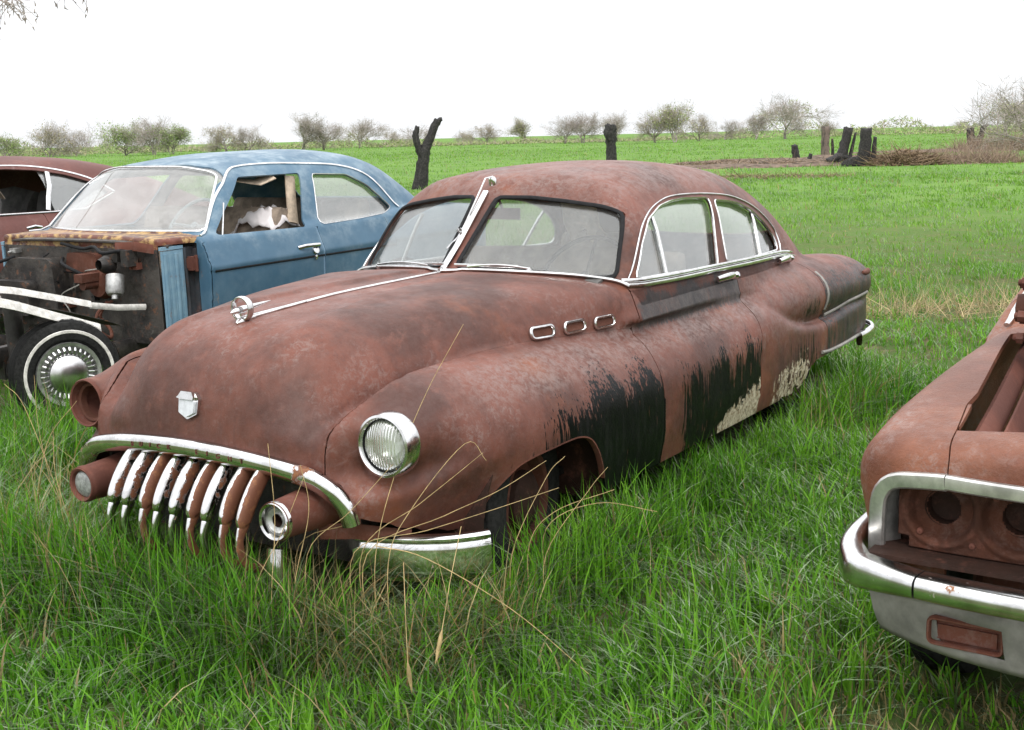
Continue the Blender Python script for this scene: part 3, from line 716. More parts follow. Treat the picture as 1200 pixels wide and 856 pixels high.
    an.tube([top+[.02, 0, 0], top+[-.035, .006, -.006], (1.84, .018, 1.372), (1.80, .030, 1.318), (1.755, .064, 1.268)], .0042, 6); an.lathe([(-.018, .012), (.018, .013)], (1.806, .016, 1.345), (-.9, .3, .6), 12)
    an.build('aerial', M_CHROME, root)
    # ---- nose: grille bar, teeth, pods, emblem, ornament
    yb = np.concatenate([-np.array([.664,.655,.635,.60,.54,.44,.30,.15]), [0], np.array([.15,.30,.44,.54,.60,.635,.655,.664])])
    zb = np.array([.515,.56,.600,.632,.664,.688,.708,.720,.724,.720,.708,.688,.664,.632,.600,.56,.515])
    xbar = np.array([.150,.142,.132,.120,.108,.090,.072,.062,.060,.062,.072,.090,.108,.120,.132,.142,.150])
    pth = smooth_open(np.stack([xbar-.012, yb, zb-.010], 1), 5); T = np.gradient(pth, axis=0); up = np.cross(T, [-1, 0, 0]); up *= np.sign(up[:, 2:3]+1e-9)
    rr = np.clip(.34*np.exp(-((pth[:, 1]+.50)/.045)**2) + .30*np.exp(-((pth[:, 1]-.60)/.10)**2) + .10*np.exp(-((pth[:, 1]+.11)/.05)**2), 0, 1)
    bar = MB(); bar.sweep(pth, up, .034, .028, 14, ex=.80); bo = bar.build('grille_bar', M_CHROMER, root)
    at = bo.data.attributes.new('rust', 'FLOAT', 'POINT'); at.data.foreach_set('value', np.concatenate([np.repeat(rr, 14), [0, 0]]).astype(np.float32))
    # stamped letters along the bar, filled with rust
    letters = 'BUICKEIGHT'; ly = [.265,.215,.165,.118,.065,-.075,-.125,-.175,-.228,-.28]
    for ch, y0 in zip(letters, ly):
        cu = bpy.data.curves.new('letter', 'FONT'); cu.body = ch; cu.size = .026; cu.extrude = .0012; cu.align_x = 'CENTER'; cu.resolution_u = 2
        tmp = bpy.data.objects.new('letter', cu); COL.objects.link(tmp); me = bpy.data.meshes.new_from_object(tmp.evaluated_get(bpy.context.evaluated_depsgraph_get())); bpy.data.objects.remove(tmp)
        me.materials.clear(); me.materials.append(M_RUSTB); lo = bpy.data.objects.new('bar_letter', me); COL.objects.link(lo); lo.parent = bo
        i = int(np.argmin(ab(pth[:, 1]-y0))); p = pth[i]; sl = math.atan2(pth[i+1][2]-pth[i-1][2], pth[i+1][1]-pth[i-1][1])
        lo.matrix_basis = Matrix.Translation((p[0]-.0294, y0, p[2]-.007)) @ Matrix.Rotation(-sl*0, 4, 'X') @ Matrix(((0, 0, -1, 0), (-1, 0, 0, 0), (0, 1, 0, 0), (0, 0, 0, 1)))
    tamt = [-.18, .04, -.05, -.04, -.10, .0, .0, .20, .26]
    for i in range(9):
        y0 = .30 - .080*i
        prof = smooth_open([(.150,.700),(.108,.684),(.062,.655),(.018,.612),(-.020,.560),(-.042,.515),(-.038,.503),(-.050,.490),(-.066,.45),(-.058,.40),(-.03,.355),(.03,.33)], 4)
        P = np.stack([prof[:, 0], np.full(len(prof), y0), prof[:, 1]], 1); t_ = np.linspace(0, 1, len(P)); w = .0105+.0105*np.sin(np.clip(t_*1.25+.12, 0, 1)*math.pi)
        w = w*(1-.22*np.exp(-((prof[:, 1]-.503)/.007)**2))
        tb = MB(); tb.sweep(P+[0, .006*math.sin(i*2.3), 0], [0, 1, 0], w*.94, w*1.6, 14, ex=.8); to = tb.build('grille_tooth', M_CHROMER, root)
        nv = len(to.data.vertices); co = np.empty(nv*3, np.float32); to.data.vertices.foreach_get('co', co); co = co.reshape(-1, 3)
        at = to.data.attributes.new('rust', 'FLOAT', 'POINT'); at.data.foreach_set('value', (tamt[i] + .60*np.clip((y0 - .006 - co[:, 1])/.014, -.5, 1) + .16*sstep(.55, .38, co[:, 2])*(i > 1)).astype(np.float32))
    gs = MB()
    gs.box((.44, 0, .48), (.02, 1.24, .48))
    for s in (-1, 1): gs.box((.32, s*.60, .52), (.24, .015, .26))
    gs.build('grille_backing', M_GRIME, root)
    for s in (-1, 1):
        o = np.array((-.035, s*.481, .537))
        p = MB(); p.lathe([(.0, .058), (-.006, .066), (.012, .069), (.03, .067), (.12, .072), (.24, .082), (.36, .10), (.45, .085)], o, (1, 0, 0), 32); po = p.build('parking_lamp_pod', M_RUSTB, root)
        q = MB(); q.lathe([(.010, .050), (-.006, .054), (-.010, .062), (.0, .068), (.010, .069)], o, (1, 0, 0), 32); q.build('lamp_ring', M_RUSTB if s > 0 else M_CHROME, po)
        if s > 0:
            q = MB(); q.lathe([(.010, .052), (.000, .043), (-.005, .024), (-.007, .001)], o, (1, 0, 0), 28); q.build('lamp_lens', M_DULL, po)
        else:
            q = MB(); q.lathe([(.006, .054), (.018, .046), (.008, .042), (.014, .036), (.018, .026), (.012, .022)], o, (1, 0, 0), 28); so = q.build('lamp_socket', M_ALU, po); q = MB(); q.lathe([(.012, .023), (.06, .020), (.06, .001)], o, (1, 0, 0), 20); q.build('socket_hole', M_DARKR, so)
    # broken chrome bumper guard under the near pod, and the bumper end that is left
    g_ = MB(); g_.sweep(smooth_open([(-.03, -.47, .44), (-.045, -.475, .36), (-.03, -.48, .28), (0, -.48, .2)], 4), [0, 1, 0], .035, .02, 10); g_.build('bumper_guard', M_CHROMER, root)
    bp_ = smooth_open([(.235,-.585,.375),(.265,-.68,.378),(.305,-.79,.378),(.365,-.895,.38),(.43,-.955,.38),(.475,-.985,.38)], 5)
    b = MB(); b.sweep(bp_+[0, 0, .048], [0, 0, 1], .016, .026, 12); b.sweep(bp_+[.012, .004, -.035], [0, 0, 1], .075, .022, 14, ex=.7); b.build('bumper_end', M_CHROME, root)
    b = MB(); b.sweep([(.16, -.50, .45), (.21, -.62, .455), (.26, -.70, .44), (.33, -.76, .42)], [0, 0, 1], .03, .008, 8); b.build('bumper_bracket', M_RUST, root)
    # emblem
    em = [(-.034,-.022),(-.036,.026),(-.024,.042),(.024,.042),(.036,.026),(.034,-.022),(.0,-.042)]
    fr = (np.array((.082, 0, .858)), (0, 1, 0), (.18, 0, .984), (-.984, 0, .18))
    e = MB(); e.prism(round_poly(np.array(em)*[1.35, 1.12], .006), fr, -.03, .018); e.prism([(-.036, .034), (-.026, .052), (.026, .052), (.038, .036), (.048, .028), (.030, .024), (-.034, .024)], fr, .0, .032); eo = e.build('nose_emblem', M_CHROME, hood)
    e = MB(); e.prism(round_poly(np.array(em)*[1.05, .84]-[0, .004], .005), fr, .0, .027); e.build('emblem_glass', M_LENSG, eo)
    # bonnet ornament: foot, ring and bullet
    o = np.array((.36, 0, 1.168))
    sp = [(.325,0,1.112),(.40,0,1.121),(.52,0,1.134),(.70,0,1.147)]
    P = refine(f, sp)[0]; b = MB(); b.sweep(smooth_open(P+[0, 0, .004], 5), [0, 1, 0], np.interp(np.linspace(0, 1, 16), [0, .1, .3, 1], [.004, .020, .017, .008]), np.interp(np.linspace(0, 1, 16), [0, .15, .4, 1], [.004, .018, .010, .006]), 12); oo = b.build('hood_ornament', M_CHROME, hood)
    th_ = np.linspace(0, 2*math.pi, 33)[:-1]; b = MB(); b.sweep(np.stack([np.full(32, o[0]), .043*np.cos(th_), o[2]+.002+.043*np.sin(th_)], 1), [1, 0, 0], .015, .005, 10, closed=True); b.build('ornament_ring', M_BRIGHT, oo)
    b = MB(); b.lathe([(-.062, .001), (-.05, .008), (-.03, .013), (0, .014), (.03, .011), (.10, .006), (.15, .001)], o, (1, 0, .10), 16); b.box((o[0], 0, 1.135), (.02, .006, .05)); b.build('ornament_bullet', M_BRIGHT, oo)
    xs = np.linspace(.70, 1.60, 24); P = refine(f, np.stack([xs, xs*0, A_zt(xs)], 1))[0]; b = MB()
    for dy in (-.006, .006): b.sweep(P+[0, dy, .003], [0, 1, 0], .0055, .005, 8)
    b.build('hood_strip', M_BRIGHT, hood)
    # ports
    for s in (-1, 1):
        for px, pz in ((1.309,.990),(1.519,.986),(1.729,.979)):
            rp_ = resample(round_poly([(-.068,-.022),(.068,-.022),(.068,.022),(-.068,.022)], .022, 7), .008, True)
            P, Nn = side_pt(f, rp_+[px, pz], s, .007); b = MB(); b.sweep(P, np.cross(np.gradient(P, axis=0), Nn), .0075, .010, 8, closed=True); po = b.build('fender_port', M_BRIGHT, hood)
            P2, N2 = side_pt(f, rp_*.9+[px, pz], s, .0045); n = len(P2); c0, nn = side_pt(f, [(px, pz)], s, .004); b = MB(); b.add(np.vstack([P2, c0]), [np.stack([np.arange(n), (np.arange(n)+1) % n, np.full(n, n)], 1)]); b.build('port_insert', M_RUST, po)
    # headlights: one whole, one empty bucket
    o = np.array((.222, -.757, .770)); ax = (1, 0, -.03)
    h = MB(); h.lathe([(.10, .084), (.0, .088), (-.014, .091), (-.024, .098), (-.021, .106), (-.006, .111), (.035, .113), (.05, .108)], o, ax, 48); ho = h.build('headlight', M_BRIGHT, root)
    h = MB(); h.lathe([(-.001, .0915), (-.012, .0900), (.004, .087)], o, ax, 40); h.build('headlight_seal', M_RUBBER, ho)
    h = MB(); h.lathe([(.0, .089), (.02, .084), (.055, .06), (.075, .03), (.08, .001)], o, ax, 40); h.build('reflector', M_BRIGHT, ho)
    h = MB(); h.lathe([(.0, .089), (-.012, .080), (-.022, .060), (-.029, .034), (-.031, .001)], o, ax, 40); h.build('headlight_lens', M_LENS, ho)
    o = np.array((.226, .749, .77))
    h = MB(); h.lathe([(.02, .097), (-.004, .097), (-.010, .093), (-.006, .087), (.02, .086), (.03, .080), (.09, .070), (.14, .045)], o, ax, 40); ho = h.build('headlight_bucket', M_RUSTB, root)
    h = MB(); h.lathe([(.028, .080), (.020, .076), (.024, .066), (.05, .062)], o, ax, 32); h.lathe([(.12, .05), (.10, .03), (.09, .026), (.13, .001)], o+[0, -.012, -.006], ax, 24); h.build('bucket_ring', M_RUST, ho)
    # tail: lamp, trim lip on the quarter, bumper
    for s in (-1, 1):
        P, Nn = side_pt(f, [(4.88, .868), (4.96, .862), (5.05, .858), (5.13, .858)], s, .006); b = MB(); b.sweep(P, [0, 0, 1], [.010, .020, .022, .014], [.006, .016, .018, .008], 12); b.build('tail_lamp', M_RUSTB, root)
        xs = np.linspace(4.10, 5.0, 20); P, Nn = side_pt(f, np.stack([xs, cur((4.0,.70),(4.3,.715),(4.6,.735),(5.1,.735))(xs)], 1), s, .003); b = MB(); b.sweep(P, [0, 0, 1], .010, .007, 8); b.build('quarter_moulding', M_GREY, root)
        xs = np.linspace(3.93, 4.85, 20); P, Nn = side_pt(f, np.stack([xs, cur((3.9,.515),(4.1,.500),(4.9,.495))(xs)], 1), s, .004); b = MB(); b.sweep(P, [0, 0, 1], .010, .010, 8); b.build('quarter_lip', M_GREY, root)
        b = MB(); b.sweep(smooth_open([(4.72, s*.965, .47), (4.95, s*.955, .47), (5.15, s*.915, .47), (5.3, s*.80, .47), (5.40, s*.5, .47), (5.43, 0, .47)], 5), [0, 0, 1], .042, .02, 12, ex=.7); b.build('rear_bumper', M_CHROME, root)
        xs = np.linspace(.85, .99, 8); P, Nn = side_pt(f, np.stack([4.06+.04*np.sin(np.linspace(0, 1.5, 8)), np.linspace(.74, .955, 8)], 1), s, .001); b = MB(); b.sweep(P, [1, 0, 0], .018, .003, 8); b.build('stone_guard', M_GREY, root)
    # ---- inside
    it = MB(); it.box((2.9, 0, .40), (3.2, 1.5, .03)); it.box((1.62, 0, .72), (.02, 1.35, .72)); it.box((4.12, 0, .75), (.02, 1.4, .7)); it.build('floor_pan', M_DARK, root)
    ds = MB(); ds.sweep([(1.95, -.66, 1.09), (1.90, -.3, 1.10), (1.88, 0, 1.10), (1.90, .3, 1.10), (1.95, .66, 1.09)], [1, 0, 0], .13, .05, 12, ex=.7); ds.build('dashboard', M_GREYCLOTH, root)
    for x0, nm in ((2.75, 'front_seat'), (3.75, 'rear_seat')):
        st = MB(); st.sweep([(x0-.30, -.64, .70), (x0-.30, .64, .70)], [1, 0, 0], .28, .10, 16, ex=.6); st.sweep([(x0+.02, -.62, .93), (x0+.02, 0, .95), (x0+.02, .62, .93)], [.25, 0, 1], .25, .07, 16, ex=.6); st.build(nm, M_CLOTH, root)
    b = MB(); c = np.array((2.28, -.36, 1.115)); n_ = np.array((-.75, 0, .66)); u = np.array((0, 1, 0)); v = np.cross(n_, u); th_ = np.linspace(0, 2*math.pi, 41)[:-1]
    b.tube(c+.215*np.cos(th_)[:, None]*u+.215*np.sin(th_)[:, None]*v, .011, 8, closed=True); b.tube([c-v*.21, c-n_*.03, c+v*.21], .008, 6); b.tube([c-u*.21, c-n_*.03, c+u*.21], .008, 6); b.tube([c-n_*.01, c-n_*.55], .022, 8); b.build('steering_wheel', M_DARK, root)
    b = MB(); b.box((2.14, 0, 1.405), (.015, .19, .055)); b.tube([(2.14, 0, 1.42), (2.1, 0, 1.49)], .006, 6); b.build('mirror', M_RUSTB, root)
    v_ = []; 
    for i in range(9):
        for j in range(7):
            v_.append((2.62+.03*math.sin(i*1.3+j*.5)+.03*j, .02-.24*i/8+.012*math.sin(j*2.), 1.53-.29*j/6*(1+.18*math.sin(i*1.7))))
    F = [(i*7+j, (i+1)*7+j, (i+1)*7+j+1, i*7+j+1) for i in range(8) for j in range(6)]; mesh_obj('torn_headliner', np.array(v_), [np.array(F)], M_TAN, root)
    for s in (-1, 1):
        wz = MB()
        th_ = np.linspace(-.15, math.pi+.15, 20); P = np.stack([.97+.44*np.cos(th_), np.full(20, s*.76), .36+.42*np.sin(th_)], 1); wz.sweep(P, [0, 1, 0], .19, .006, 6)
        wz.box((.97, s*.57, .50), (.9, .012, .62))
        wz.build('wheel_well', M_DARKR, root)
    for x0, s, st in ((.96, -1, R(9)), (.96, 1, R(-9)), (4.02, -1, 0), (4.02, 1, 0)):
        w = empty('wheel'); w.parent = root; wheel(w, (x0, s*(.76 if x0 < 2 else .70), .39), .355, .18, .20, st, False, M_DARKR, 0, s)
    return root
def make_lens():
    t = NT('ribbed_lens_glass'); t.t.nodes.remove(t.b)
    b = t.n('Bump', Height=t.n('TexWave', Vector=t.co, Scale=28, Distortion=.6, _bands_direction='Y').outputs[0], Strength=.5, Distance=.004)
    tr = t.n('BsdfTransparent', Color=(.84, .88, .84, 1)); gs = t.n('BsdfGlossy', Color=(1, 1, 1, 1), Roughness=.12, Normal=b.outputs[0]); df = t.n('BsdfDiffuse', Color=(.42, .45, .38, 1))
    fr = t.n('Fresnel', IOR=1.6, Normal=b.outputs[0]); f2 = t.math('ADD', t.math('MULTIPLY', fr.outputs[0], 1.1), .10, clamp=True)
    a = t.n('MixShader', i0=f2, i1=tr.outputs[0], i2=gs.outputs[0]); d = t.n('MixShader', i0=t.ramp(t.noise(9, 4, .6), .3, .7, .15, .5), i1=a.outputs[0], i2=df.outputs[0]); t.t.links.new(d.outputs[0], t.out.inputs[0]); return t.m
M_LENS = make_lens()
M_DARKR = make_rust('shade_dark_rust', (.040, .018, .012), (.020, .011, .008), .1)  # near-black rust: the shade inside arches and sockets is in its colour
sedan_root = build_sedan()
# ---------------------------------------------------------------- blue sedan, front clip gone
def opening(P, lo=.5): return lambda x, y, z: np.maximum(poly_sd(x, z, P), lo - np.abs(y))
def build_blue():
    root = empty('blue_sedan', BLUE, label='faded blue four door sedan with its hood and front fenders stripped off', cat='car')
    f = bluecar; ab = np.abs
    V, Q, N = isosurface(f, (.8, -1.05, .28), (4.5, 1.05, 1.6), .02); M = (V, tris(Q), N)
    M = clip(M, lambda x, y, z: z - .345)
    FW = rp([(1.262,.985),(1.40,1.105),(1.705,1.322),(2.285,1.318),(2.075,.966)], .025)
    RW_ = rp([(2.235,.967),(2.40,1.306),(2.76,1.282),(2.935,1.192),(3.115,1.020),(2.95,.985),(2.65,.972)], .03)
    arch = smooth_closed([(2.62,.2),(2.66,.45),(2.80,.60),(3.02,.655),(3.24,.60),(3.38,.45),(3.42,.2)], 5)
    M = clip(M, lambda x, y, z: np.maximum(poly_sd(x, z, arch), .6 - ab(y)))
    WS = rp([(-.748,1.010),(-.582,1.372),(-.30,1.412),(.30,1.412),(.582,1.372),(.748,1.010),(.40,1.018),(-.40,1.018)], .03)
    RG = rp([(-.60,1.05),(-.47,1.36),(.47,1.36),(.60,1.05)], .05)
    base = M
    wsd = lambda x, y, z: np.maximum.reduce([poly_sd(y, z, WS), x - bwind(ab(y), z) - .09, bwind(ab(y), z) - .05 - x])
    rgd = lambda x, y, z: np.maximum(poly_sd(y, z, RG), 2.9 - x)
    for q in (opening(FW), opening(RW_), wsd, rgd): M = clip(M, q)
    g = .002
    xb = lambda z: 2.172; belt = lambda x, y, z: .958 - z
    fire = lambda x, y, z: np.minimum(.905 - x, .93 - z)
    dF = lambda x, y, z: np.minimum.reduce([x - 1.105 - g, 2.172 - g - x, belt(x, y, z), ab(y) - .70])
    dR = lambda x, y, z: np.minimum.reduce([x - 2.172 - g, 3.02 - .25*(z-.6) - g - x, belt(x, y, z), ab(y) - .70])
    body = lambda x, y, z: np.minimum(-fire(x, y, z), np.maximum.reduce([-belt(x, y, z) + 0, 1.105 - x - g, x - 3.02 + .25*(z-.6) - g, .70 - ab(y)]))
    def attr(V):
        x, y, z = V.T; a = ab(y); cow = sstep(1.26, 1.1, x)*sstep(.86, .95, z)*(a < .80)
        return dict(mrust=np.maximum(.72*cow, .34*(x < 1.16)*(a > .6)), mchalk=np.maximum.reduce([1.0*sstep(1.33, 1.43, z), .55*sstep(.78, .96, z), .45*sstep(2.1, 2.6, x)*(z < .8), np.full_like(x, .15)]))
    M = clip(M, lambda x, y, z: np.maximum.reduce([x - 1.100, .722 - ab(y), z - .955]))      # the fender mounts are bare: pillar and kick panel show
    th = .012; sg = lambda s: (lambda x, y, z: s*y)
    sheet('body', clip(M, body), th, M_BLUE, root, attr)
    fwm = sheet('firewall', clip(M, fire), th, M_GRIME, root)
    for s in (-1, 1):
        d1 = sheet('front_door', clip(clip(M, dF), sg(s)), .03, M_BLUE, root, attr); d2 = sheet('rear_door', clip(clip(M, dR), sg(s)), th, M_BLUE, root, attr)
        h = MB(); P, Nn = side_pt(f, [(1.915,.838),(1.96,.837),(2.04,.834),(2.10,.832),(2.125,.831)], s); h.sweep(P+Nn*np.array([.0, .028, .034, .030, 0])[:, None], [0, 0, 1], .013, .009, 10); P, Nn = side_pt(f, [(2.07, .81)], s); h.lathe([(0, .03), (.012, .028), (.014, .001)], P[0], Nn[0], 12); hd = h.build('handle', M_CHROME, d1)
        P, Nn = side_pt(f, [(2.07, .762)], s); h = MB(); h.lathe([(0, .017), (.010, .016), (.012, .001)], P[0], Nn[0], 14); h.build('door_lock', M_CHROME, d1)
        for d, x0, x1 in ((d1, 1.13, 2.165), (d2, 2.18, 2.98)):
            xs = np.linspace(x0, x1, 24); P, Nn = side_pt(f, np.stack([xs, xs*0+.776-.01*(xs-1.2)], 1), s); b = MB(); b.sweep(P+Nn*.002, [0, 0, 1], .007, .005, 8); b.build('side_moulding', M_RUBBER, d)
        dr = smooth_open([(1.135,.985),(1.40,1.158),(1.62,1.315),(1.735,1.368),(1.968,1.384),(2.364,1.372),(2.739,1.340),(2.998,1.252),(3.12,1.13),(3.207,1.012)], 6)
        P, Nn = refine(f, smooth_open([(1.13,-.81,.975),(1.33,-.71,1.115),(1.53,-.61,1.25),(1.70,-.535,1.36),(1.80,-.522,1.387),(1.968,-.532,1.391),(2.364,-.564,1.378),(2.739,-.60,1.347),(2.998,-.665,1.259),(3.207,-.786,1.011)], 6)*[1, -s, 1]); P = P+Nn*.004; b = MB(); b.sweep(P, np.cross(np.gradient(P, axis=0), Nn), .009, .006, 8); b.build('drip_rail', M_BRIGHT, root)
        m = clip(clip(base, lambda x, y, z: -(opening(RW_)(x, y, z) - .01)), sg(s)); w = sheet('rear_door_window', (m[0]-m[2]*.02, m[1], m[2]), .004, M_SIDE, d2)
        P, Nn = side_pt(f, resample(RW_, .03, True), s, .001); b = MB(); b.sweep(P, np.cross(np.gradient(P, axis=0), Nn), .004, .005, 6, closed=True); b.build('window_frame', M_BRIGHT, w)
        # hinges and the pillar they sit on
        pi = MB(); pi.box((1.075, s*.742, .63), (.10, .03, .60)); pi.box((1.115, s*.765, .63), (.02, .07, .58)); pi.sweep([(1.04, s*.762, .93), (1.045, s*.766, .6), (1.04, s*.762, .34)], [1, 0, 0], .012, .010, 8); pi.build('hinge_pillar', M_PILLAR, root)
        for hz in (.83, .44):
            b = MB(); b.box((1.085, s*.785, hz), (.09, .05, .060)); b.box((1.06, s*.80, hz), (.035, .04, .085)); b.box((1.10, s*.80, hz+.02), (.05, .03, .02)); b.tube([(1.075, s*.822, hz-.05), (1.075, s*.822, hz+.05)], .011, 8); b.build('door_hinge', M_RUSTB, root)
        cp = MB(); 
        for k in range(4): cp.sweep([(.88+.044*k, s*.762, .90), (.88+.044*k, s*.764, .62), (.88+.044*k, s*.762, .38)], [1, 0, 0], .015, .004 if k % 2 else .009, 8)
        cp.box((.945, s*.752, .63), (.165, .02, .58)); cp.box((.945, s*.748, .935), (.17, .03, .02)); cp.build('kick_panel', M_BLUEP, root)
    m = clip(base, lambda x, y, z: -(wsd(x, y, z) - .012)); ws = sheet('windshield', (m[0]-m[2]*.008, m[1], m[2]), .005, M_BGLASS, root)
    P, Nn = front_pt_blue(f, resample(WS, .03, True)); b = MB(); b.sweep(P, np.cross(np.gradient(P, axis=0), Nn), .008, .006, 8, closed=True); b.build('windshield_trim', M_BRIGHT, ws)
    m = clip(base, lambda x, y, z: -(rgd(x, y, z) - .012)); sheet('rear_window', (m[0]-m[2]*.008, m[1], m[2]), .005, M_SIDE, root)
    # what is bolted to the bare firewall
    b = MB(); b.prism(round_poly([(-.10,-.22),(.42,-.24),(.50,.06),(.34,.20),(-.06,.20)], .06), ((.86, .18, .66), (0, 1, 0), (0, 0, 1), (-1, 0, 0)), 0, .12); b.prism(round_poly([(-.05,-.12),(.30,-.12),(.30,.10),(-.05,.10)], .04), ((.78, .32, .62), (0, 1, 0), (0, 0, 1), (-1, 0, 0)), 0, .12); b.build('heater_box', M_GRIME, fwm)
    b = MB(); b.lathe([(0, .055), (-.10, .055), (-.12, .045), (-.125, .02), (-.15, .018), (-.15, .001)], (.74, -.47, .78), (.35, .25, 1), 20); b.build('wiper_motor', M_ALU, fwm)
    b = MB(); b.box((.80, -.43, .89), (.10, .12, .06)); b.box((.79, -.55, .885), (.08, .06, .10)); b.lathe([(0, .05), (.05, .055), (.10, .03)], (.78, -.40, .84), (-1, 0, .1), 16); b.build('wiper_bracket', M_GRIME, fwm)
    b = MB(); b.lathe([(0, .10), (-.04, .105), (-.09, .085), (-.10, .03), (-.20, .03), (-.20, .001)], (.86, -.26, .72), (1, 0, 0), 22); b.box((.70, -.26, .765), (.14, .07, .05)); b.build('brake_cylinder', M_RUST, fwm)
    for k, pts in enumerate([[(.84,-.30,.60),(.70,-.33,.55),(.66,-.36,.46),(.70,-.42,.40),(.75,-.37,.44),(.74,-.30,.52),(.82,-.28,.60)], [(.82,.10,.86),(.72,-.02,.84),(.70,-.16,.80),(.78,-.24,.74)], [(.84,-.56,.90),(.76,-.52,.93),(.70,-.42,.92),(.74,-.30,.95),(.80,-.12,.93),(.82,.1,.955)], [(.8,.55,.86),(.6,.58,.80),(.5,.5,.66),(.55,.42,.5)]]):
        b = MB(); b.tube(smooth_open(pts, 6), .011, 8); b.build('hose', M_RUST if k == 0 else M_RUBBER, fwm)
    q = np.random.default_rng(5)
    for k in range(16):                                            # clips, brackets, cut pipes
        y0, z0 = q.uniform(-.66, .66), q.uniform(.45, .90); b = MB(); d = q.uniform(.02, .07, 3); b.box((.845, y0, z0), (.04+d[0]*.5, d[1], d[2]), a=0); b.tube([(.84, y0+.01, z0), (.84-d[0], y0+.01, z0-.01)], .007, 6); b.build('bracket', [M_RUST, M_GRIME, M_RUSTB, M_ALU][k % 4 if k % 8 else 3], fwm)
    for k in range(7):                                             # loose wires
        y0, z0 = q.uniform(-.6, .6), q.uniform(.70, .92); P = [(.84, y0, z0)]
        for j in range(5): P.append((.80-.05*math.sin(j+k), P[-1][1]+q.normal(0, .07), P[-1][2]-q.uniform(-.01, .09)))
        b = MB(); b.tube(smooth_open(P, 5), .0045, 6); b.build('wire', [M_RUBBER, M_RUST, M_GREY][k % 3], fwm)
    b = MB(); b.prism(round_poly([(-.16,-.02),(.16,-.02),(.13,.10),(-.13,.10)], .02), ((.85, -.10, .80), (0, 1, 0), (0, 0, 1), (-1, 0, 0)), 0, .05); b.build('blower_cover', M_RUST, fwm)
    b = MB(); b.sweep([(.87, -.70, .93), (.80, -.60, .955), (.78, -.45, .95)], [0, 0, 1], .03, .006, 8); b.build('cowl_flange', M_RUSTB, root)
    b = MB(); b.sweep(smooth_open([(.93,-.76,.945),(.875,-.5,.968),(.855,-.2,.975),(.85,.2,.975),(.865,.5,.968),(.92,.76,.945)], 6), [1, 0, 0], .035, .012, 8); b.build('cowl_seal', M_GRIME, root)
    # chassis stubs, suspension, white-edged inner fender strips
    for s in (-1, 1):
        b = MB(); b.sweep([(1.2, s*.42, .30), (.6, s*.42, .32), (.2, s*.40, .42), (-.6, s*.40, .40), (-.9, s*.40, .36)], [0, 1, 0], .045, .06, 8, ex=.5); b.build('frame_rail', M_GRIME, root)
        b = MB(); b.sweep(smooth_open([(-.42, s*.58, .84), (-.124, s*.56, .812), (.146, s*.55, .742), (.476, s*.55, .645)], 4), [0, .5, 1], .022, .003, 8, ex=.3); b.sweep([(.47, s*.55, .64), (.66, s*.55, .60), (.84, s*.6, .58)], [0, 0, 1], .02, .01, 8); b.build('inner_fender_strip', M_WHITE, root)
        b = MB(); b.sweep(smooth_open([(-.62, s*.84, .83), (-.347, s*.85, .786), (-.041, s*.85, .673), (.28, s*.85, .551)], 4), [0, .5, 1], .028, .003, 8, ex=.3); b.build('fender_strip', M_WHITE, root)
        m = MB(); P = smooth_open([(-.55,.79),(-.3,.77),(0,.70),(.3,.60),(.45,.54)], 4); m.sweep(np.stack([P[:, 0], np.full(len(P), s*.70), P[:, 1]], 1), [0, 1, 0], .15, .005, 6); m.build('wheel_housing', M_GRIME, root)
        b = MB(); b.sweep([(0.03, s*.35, .33), (0, s*.66, .30)], [1, 0, 0], .10, .02, 8); b.tube([(0, s*.48, .30), (0, s*.46, .72)], .05, 10); b.build('suspension_arm', M_GRIME, root)
    b = MB(); b.box((0, 0, .34), (.16, .9, .10)); b.build('cross_member', M_GRIME, root)
    # inside
    it = MB(); it.box((2.3, 0, .38), (2.4, 1.5, .03)); it.build('floor_pan', M_DARK, root)
    b = MB(); b.sweep([(1.30, -.72, .94), (1.22, 0, .965), (1.30, .72, .94)], [1, 0, 0], .16, .06, 12, ex=.6); b.build('dashboard', M_GREYCLOTH, root)
    for x0, nm in ((1.95, 'front_seat'), (2.85, 'rear_seat')):
        b = MB(); b.sweep([(x0-.25, -.66, .62), (x0-.25, .66, .62)], [1, 0, 0], .26, .10, 16, ex=.6); b.sweep([(x0+.08, -.64, .84), (x0+.08, .64, .84)], [.28, 0, 1], .26, .07, 16, ex=.6); b.build(nm, M_CLOTH, root)
    b = MB(); c = np.array((1.52, -.36, 1.02)); n_ = np.array((-.78, 0, .62)); u = np.array((0, 1, 0)); v = np.cross(n_, u); t_ = np.linspace(0, 2*math.pi, 41)[:-1]
    b.tube(c+.20*np.cos(t_)[:, None]*u+.20*np.sin(t_)[:, None]*v, .012, 8, closed=True); b.tube([c-u*.2, c-n_*.03, c+u*.2], .012, 6); b.tube([c, c-n_*.4], .025, 8); b.build('steering_wheel', M_STW, root)
    b = MB(); b.sweep([(2.22, -.60, 1.30), (2.20, -.62, 1.12), (2.16, -.66, .98)], [1, 0, 0], .05, .012, 8); b.sweep([(1.80, -.45, 1.30), (1.95, -.55, 1.27), (2.05, -.58, 1.31)], [0, 1, .2], .07, .008, 8); b.build('torn_headliner', M_TAN, root)
    b = MB(); b.tube([(1.443, -.723, 1.17), (1.335, -.80, .975)], .006, 6); b.build('vent_window_post', M_BRIGHT, root)
    w = empty('wheel'); w.parent = root; wheel(w, (.02, -.84, .345), .295, .18, .176, R(-22), True, M_CAP, .0, -1)
    for c, s in (((.02, .84, .345), 1), ((3.02, -.78, .335), -1), ((3.02, .78, .335), 1)):
        w = empty('wheel'); w.parent = root; wheel(w, c, .335, .19, .195, R(-22)*s if c[0] < 1 else 0, False, M_CHROME, 0, s)
    return root
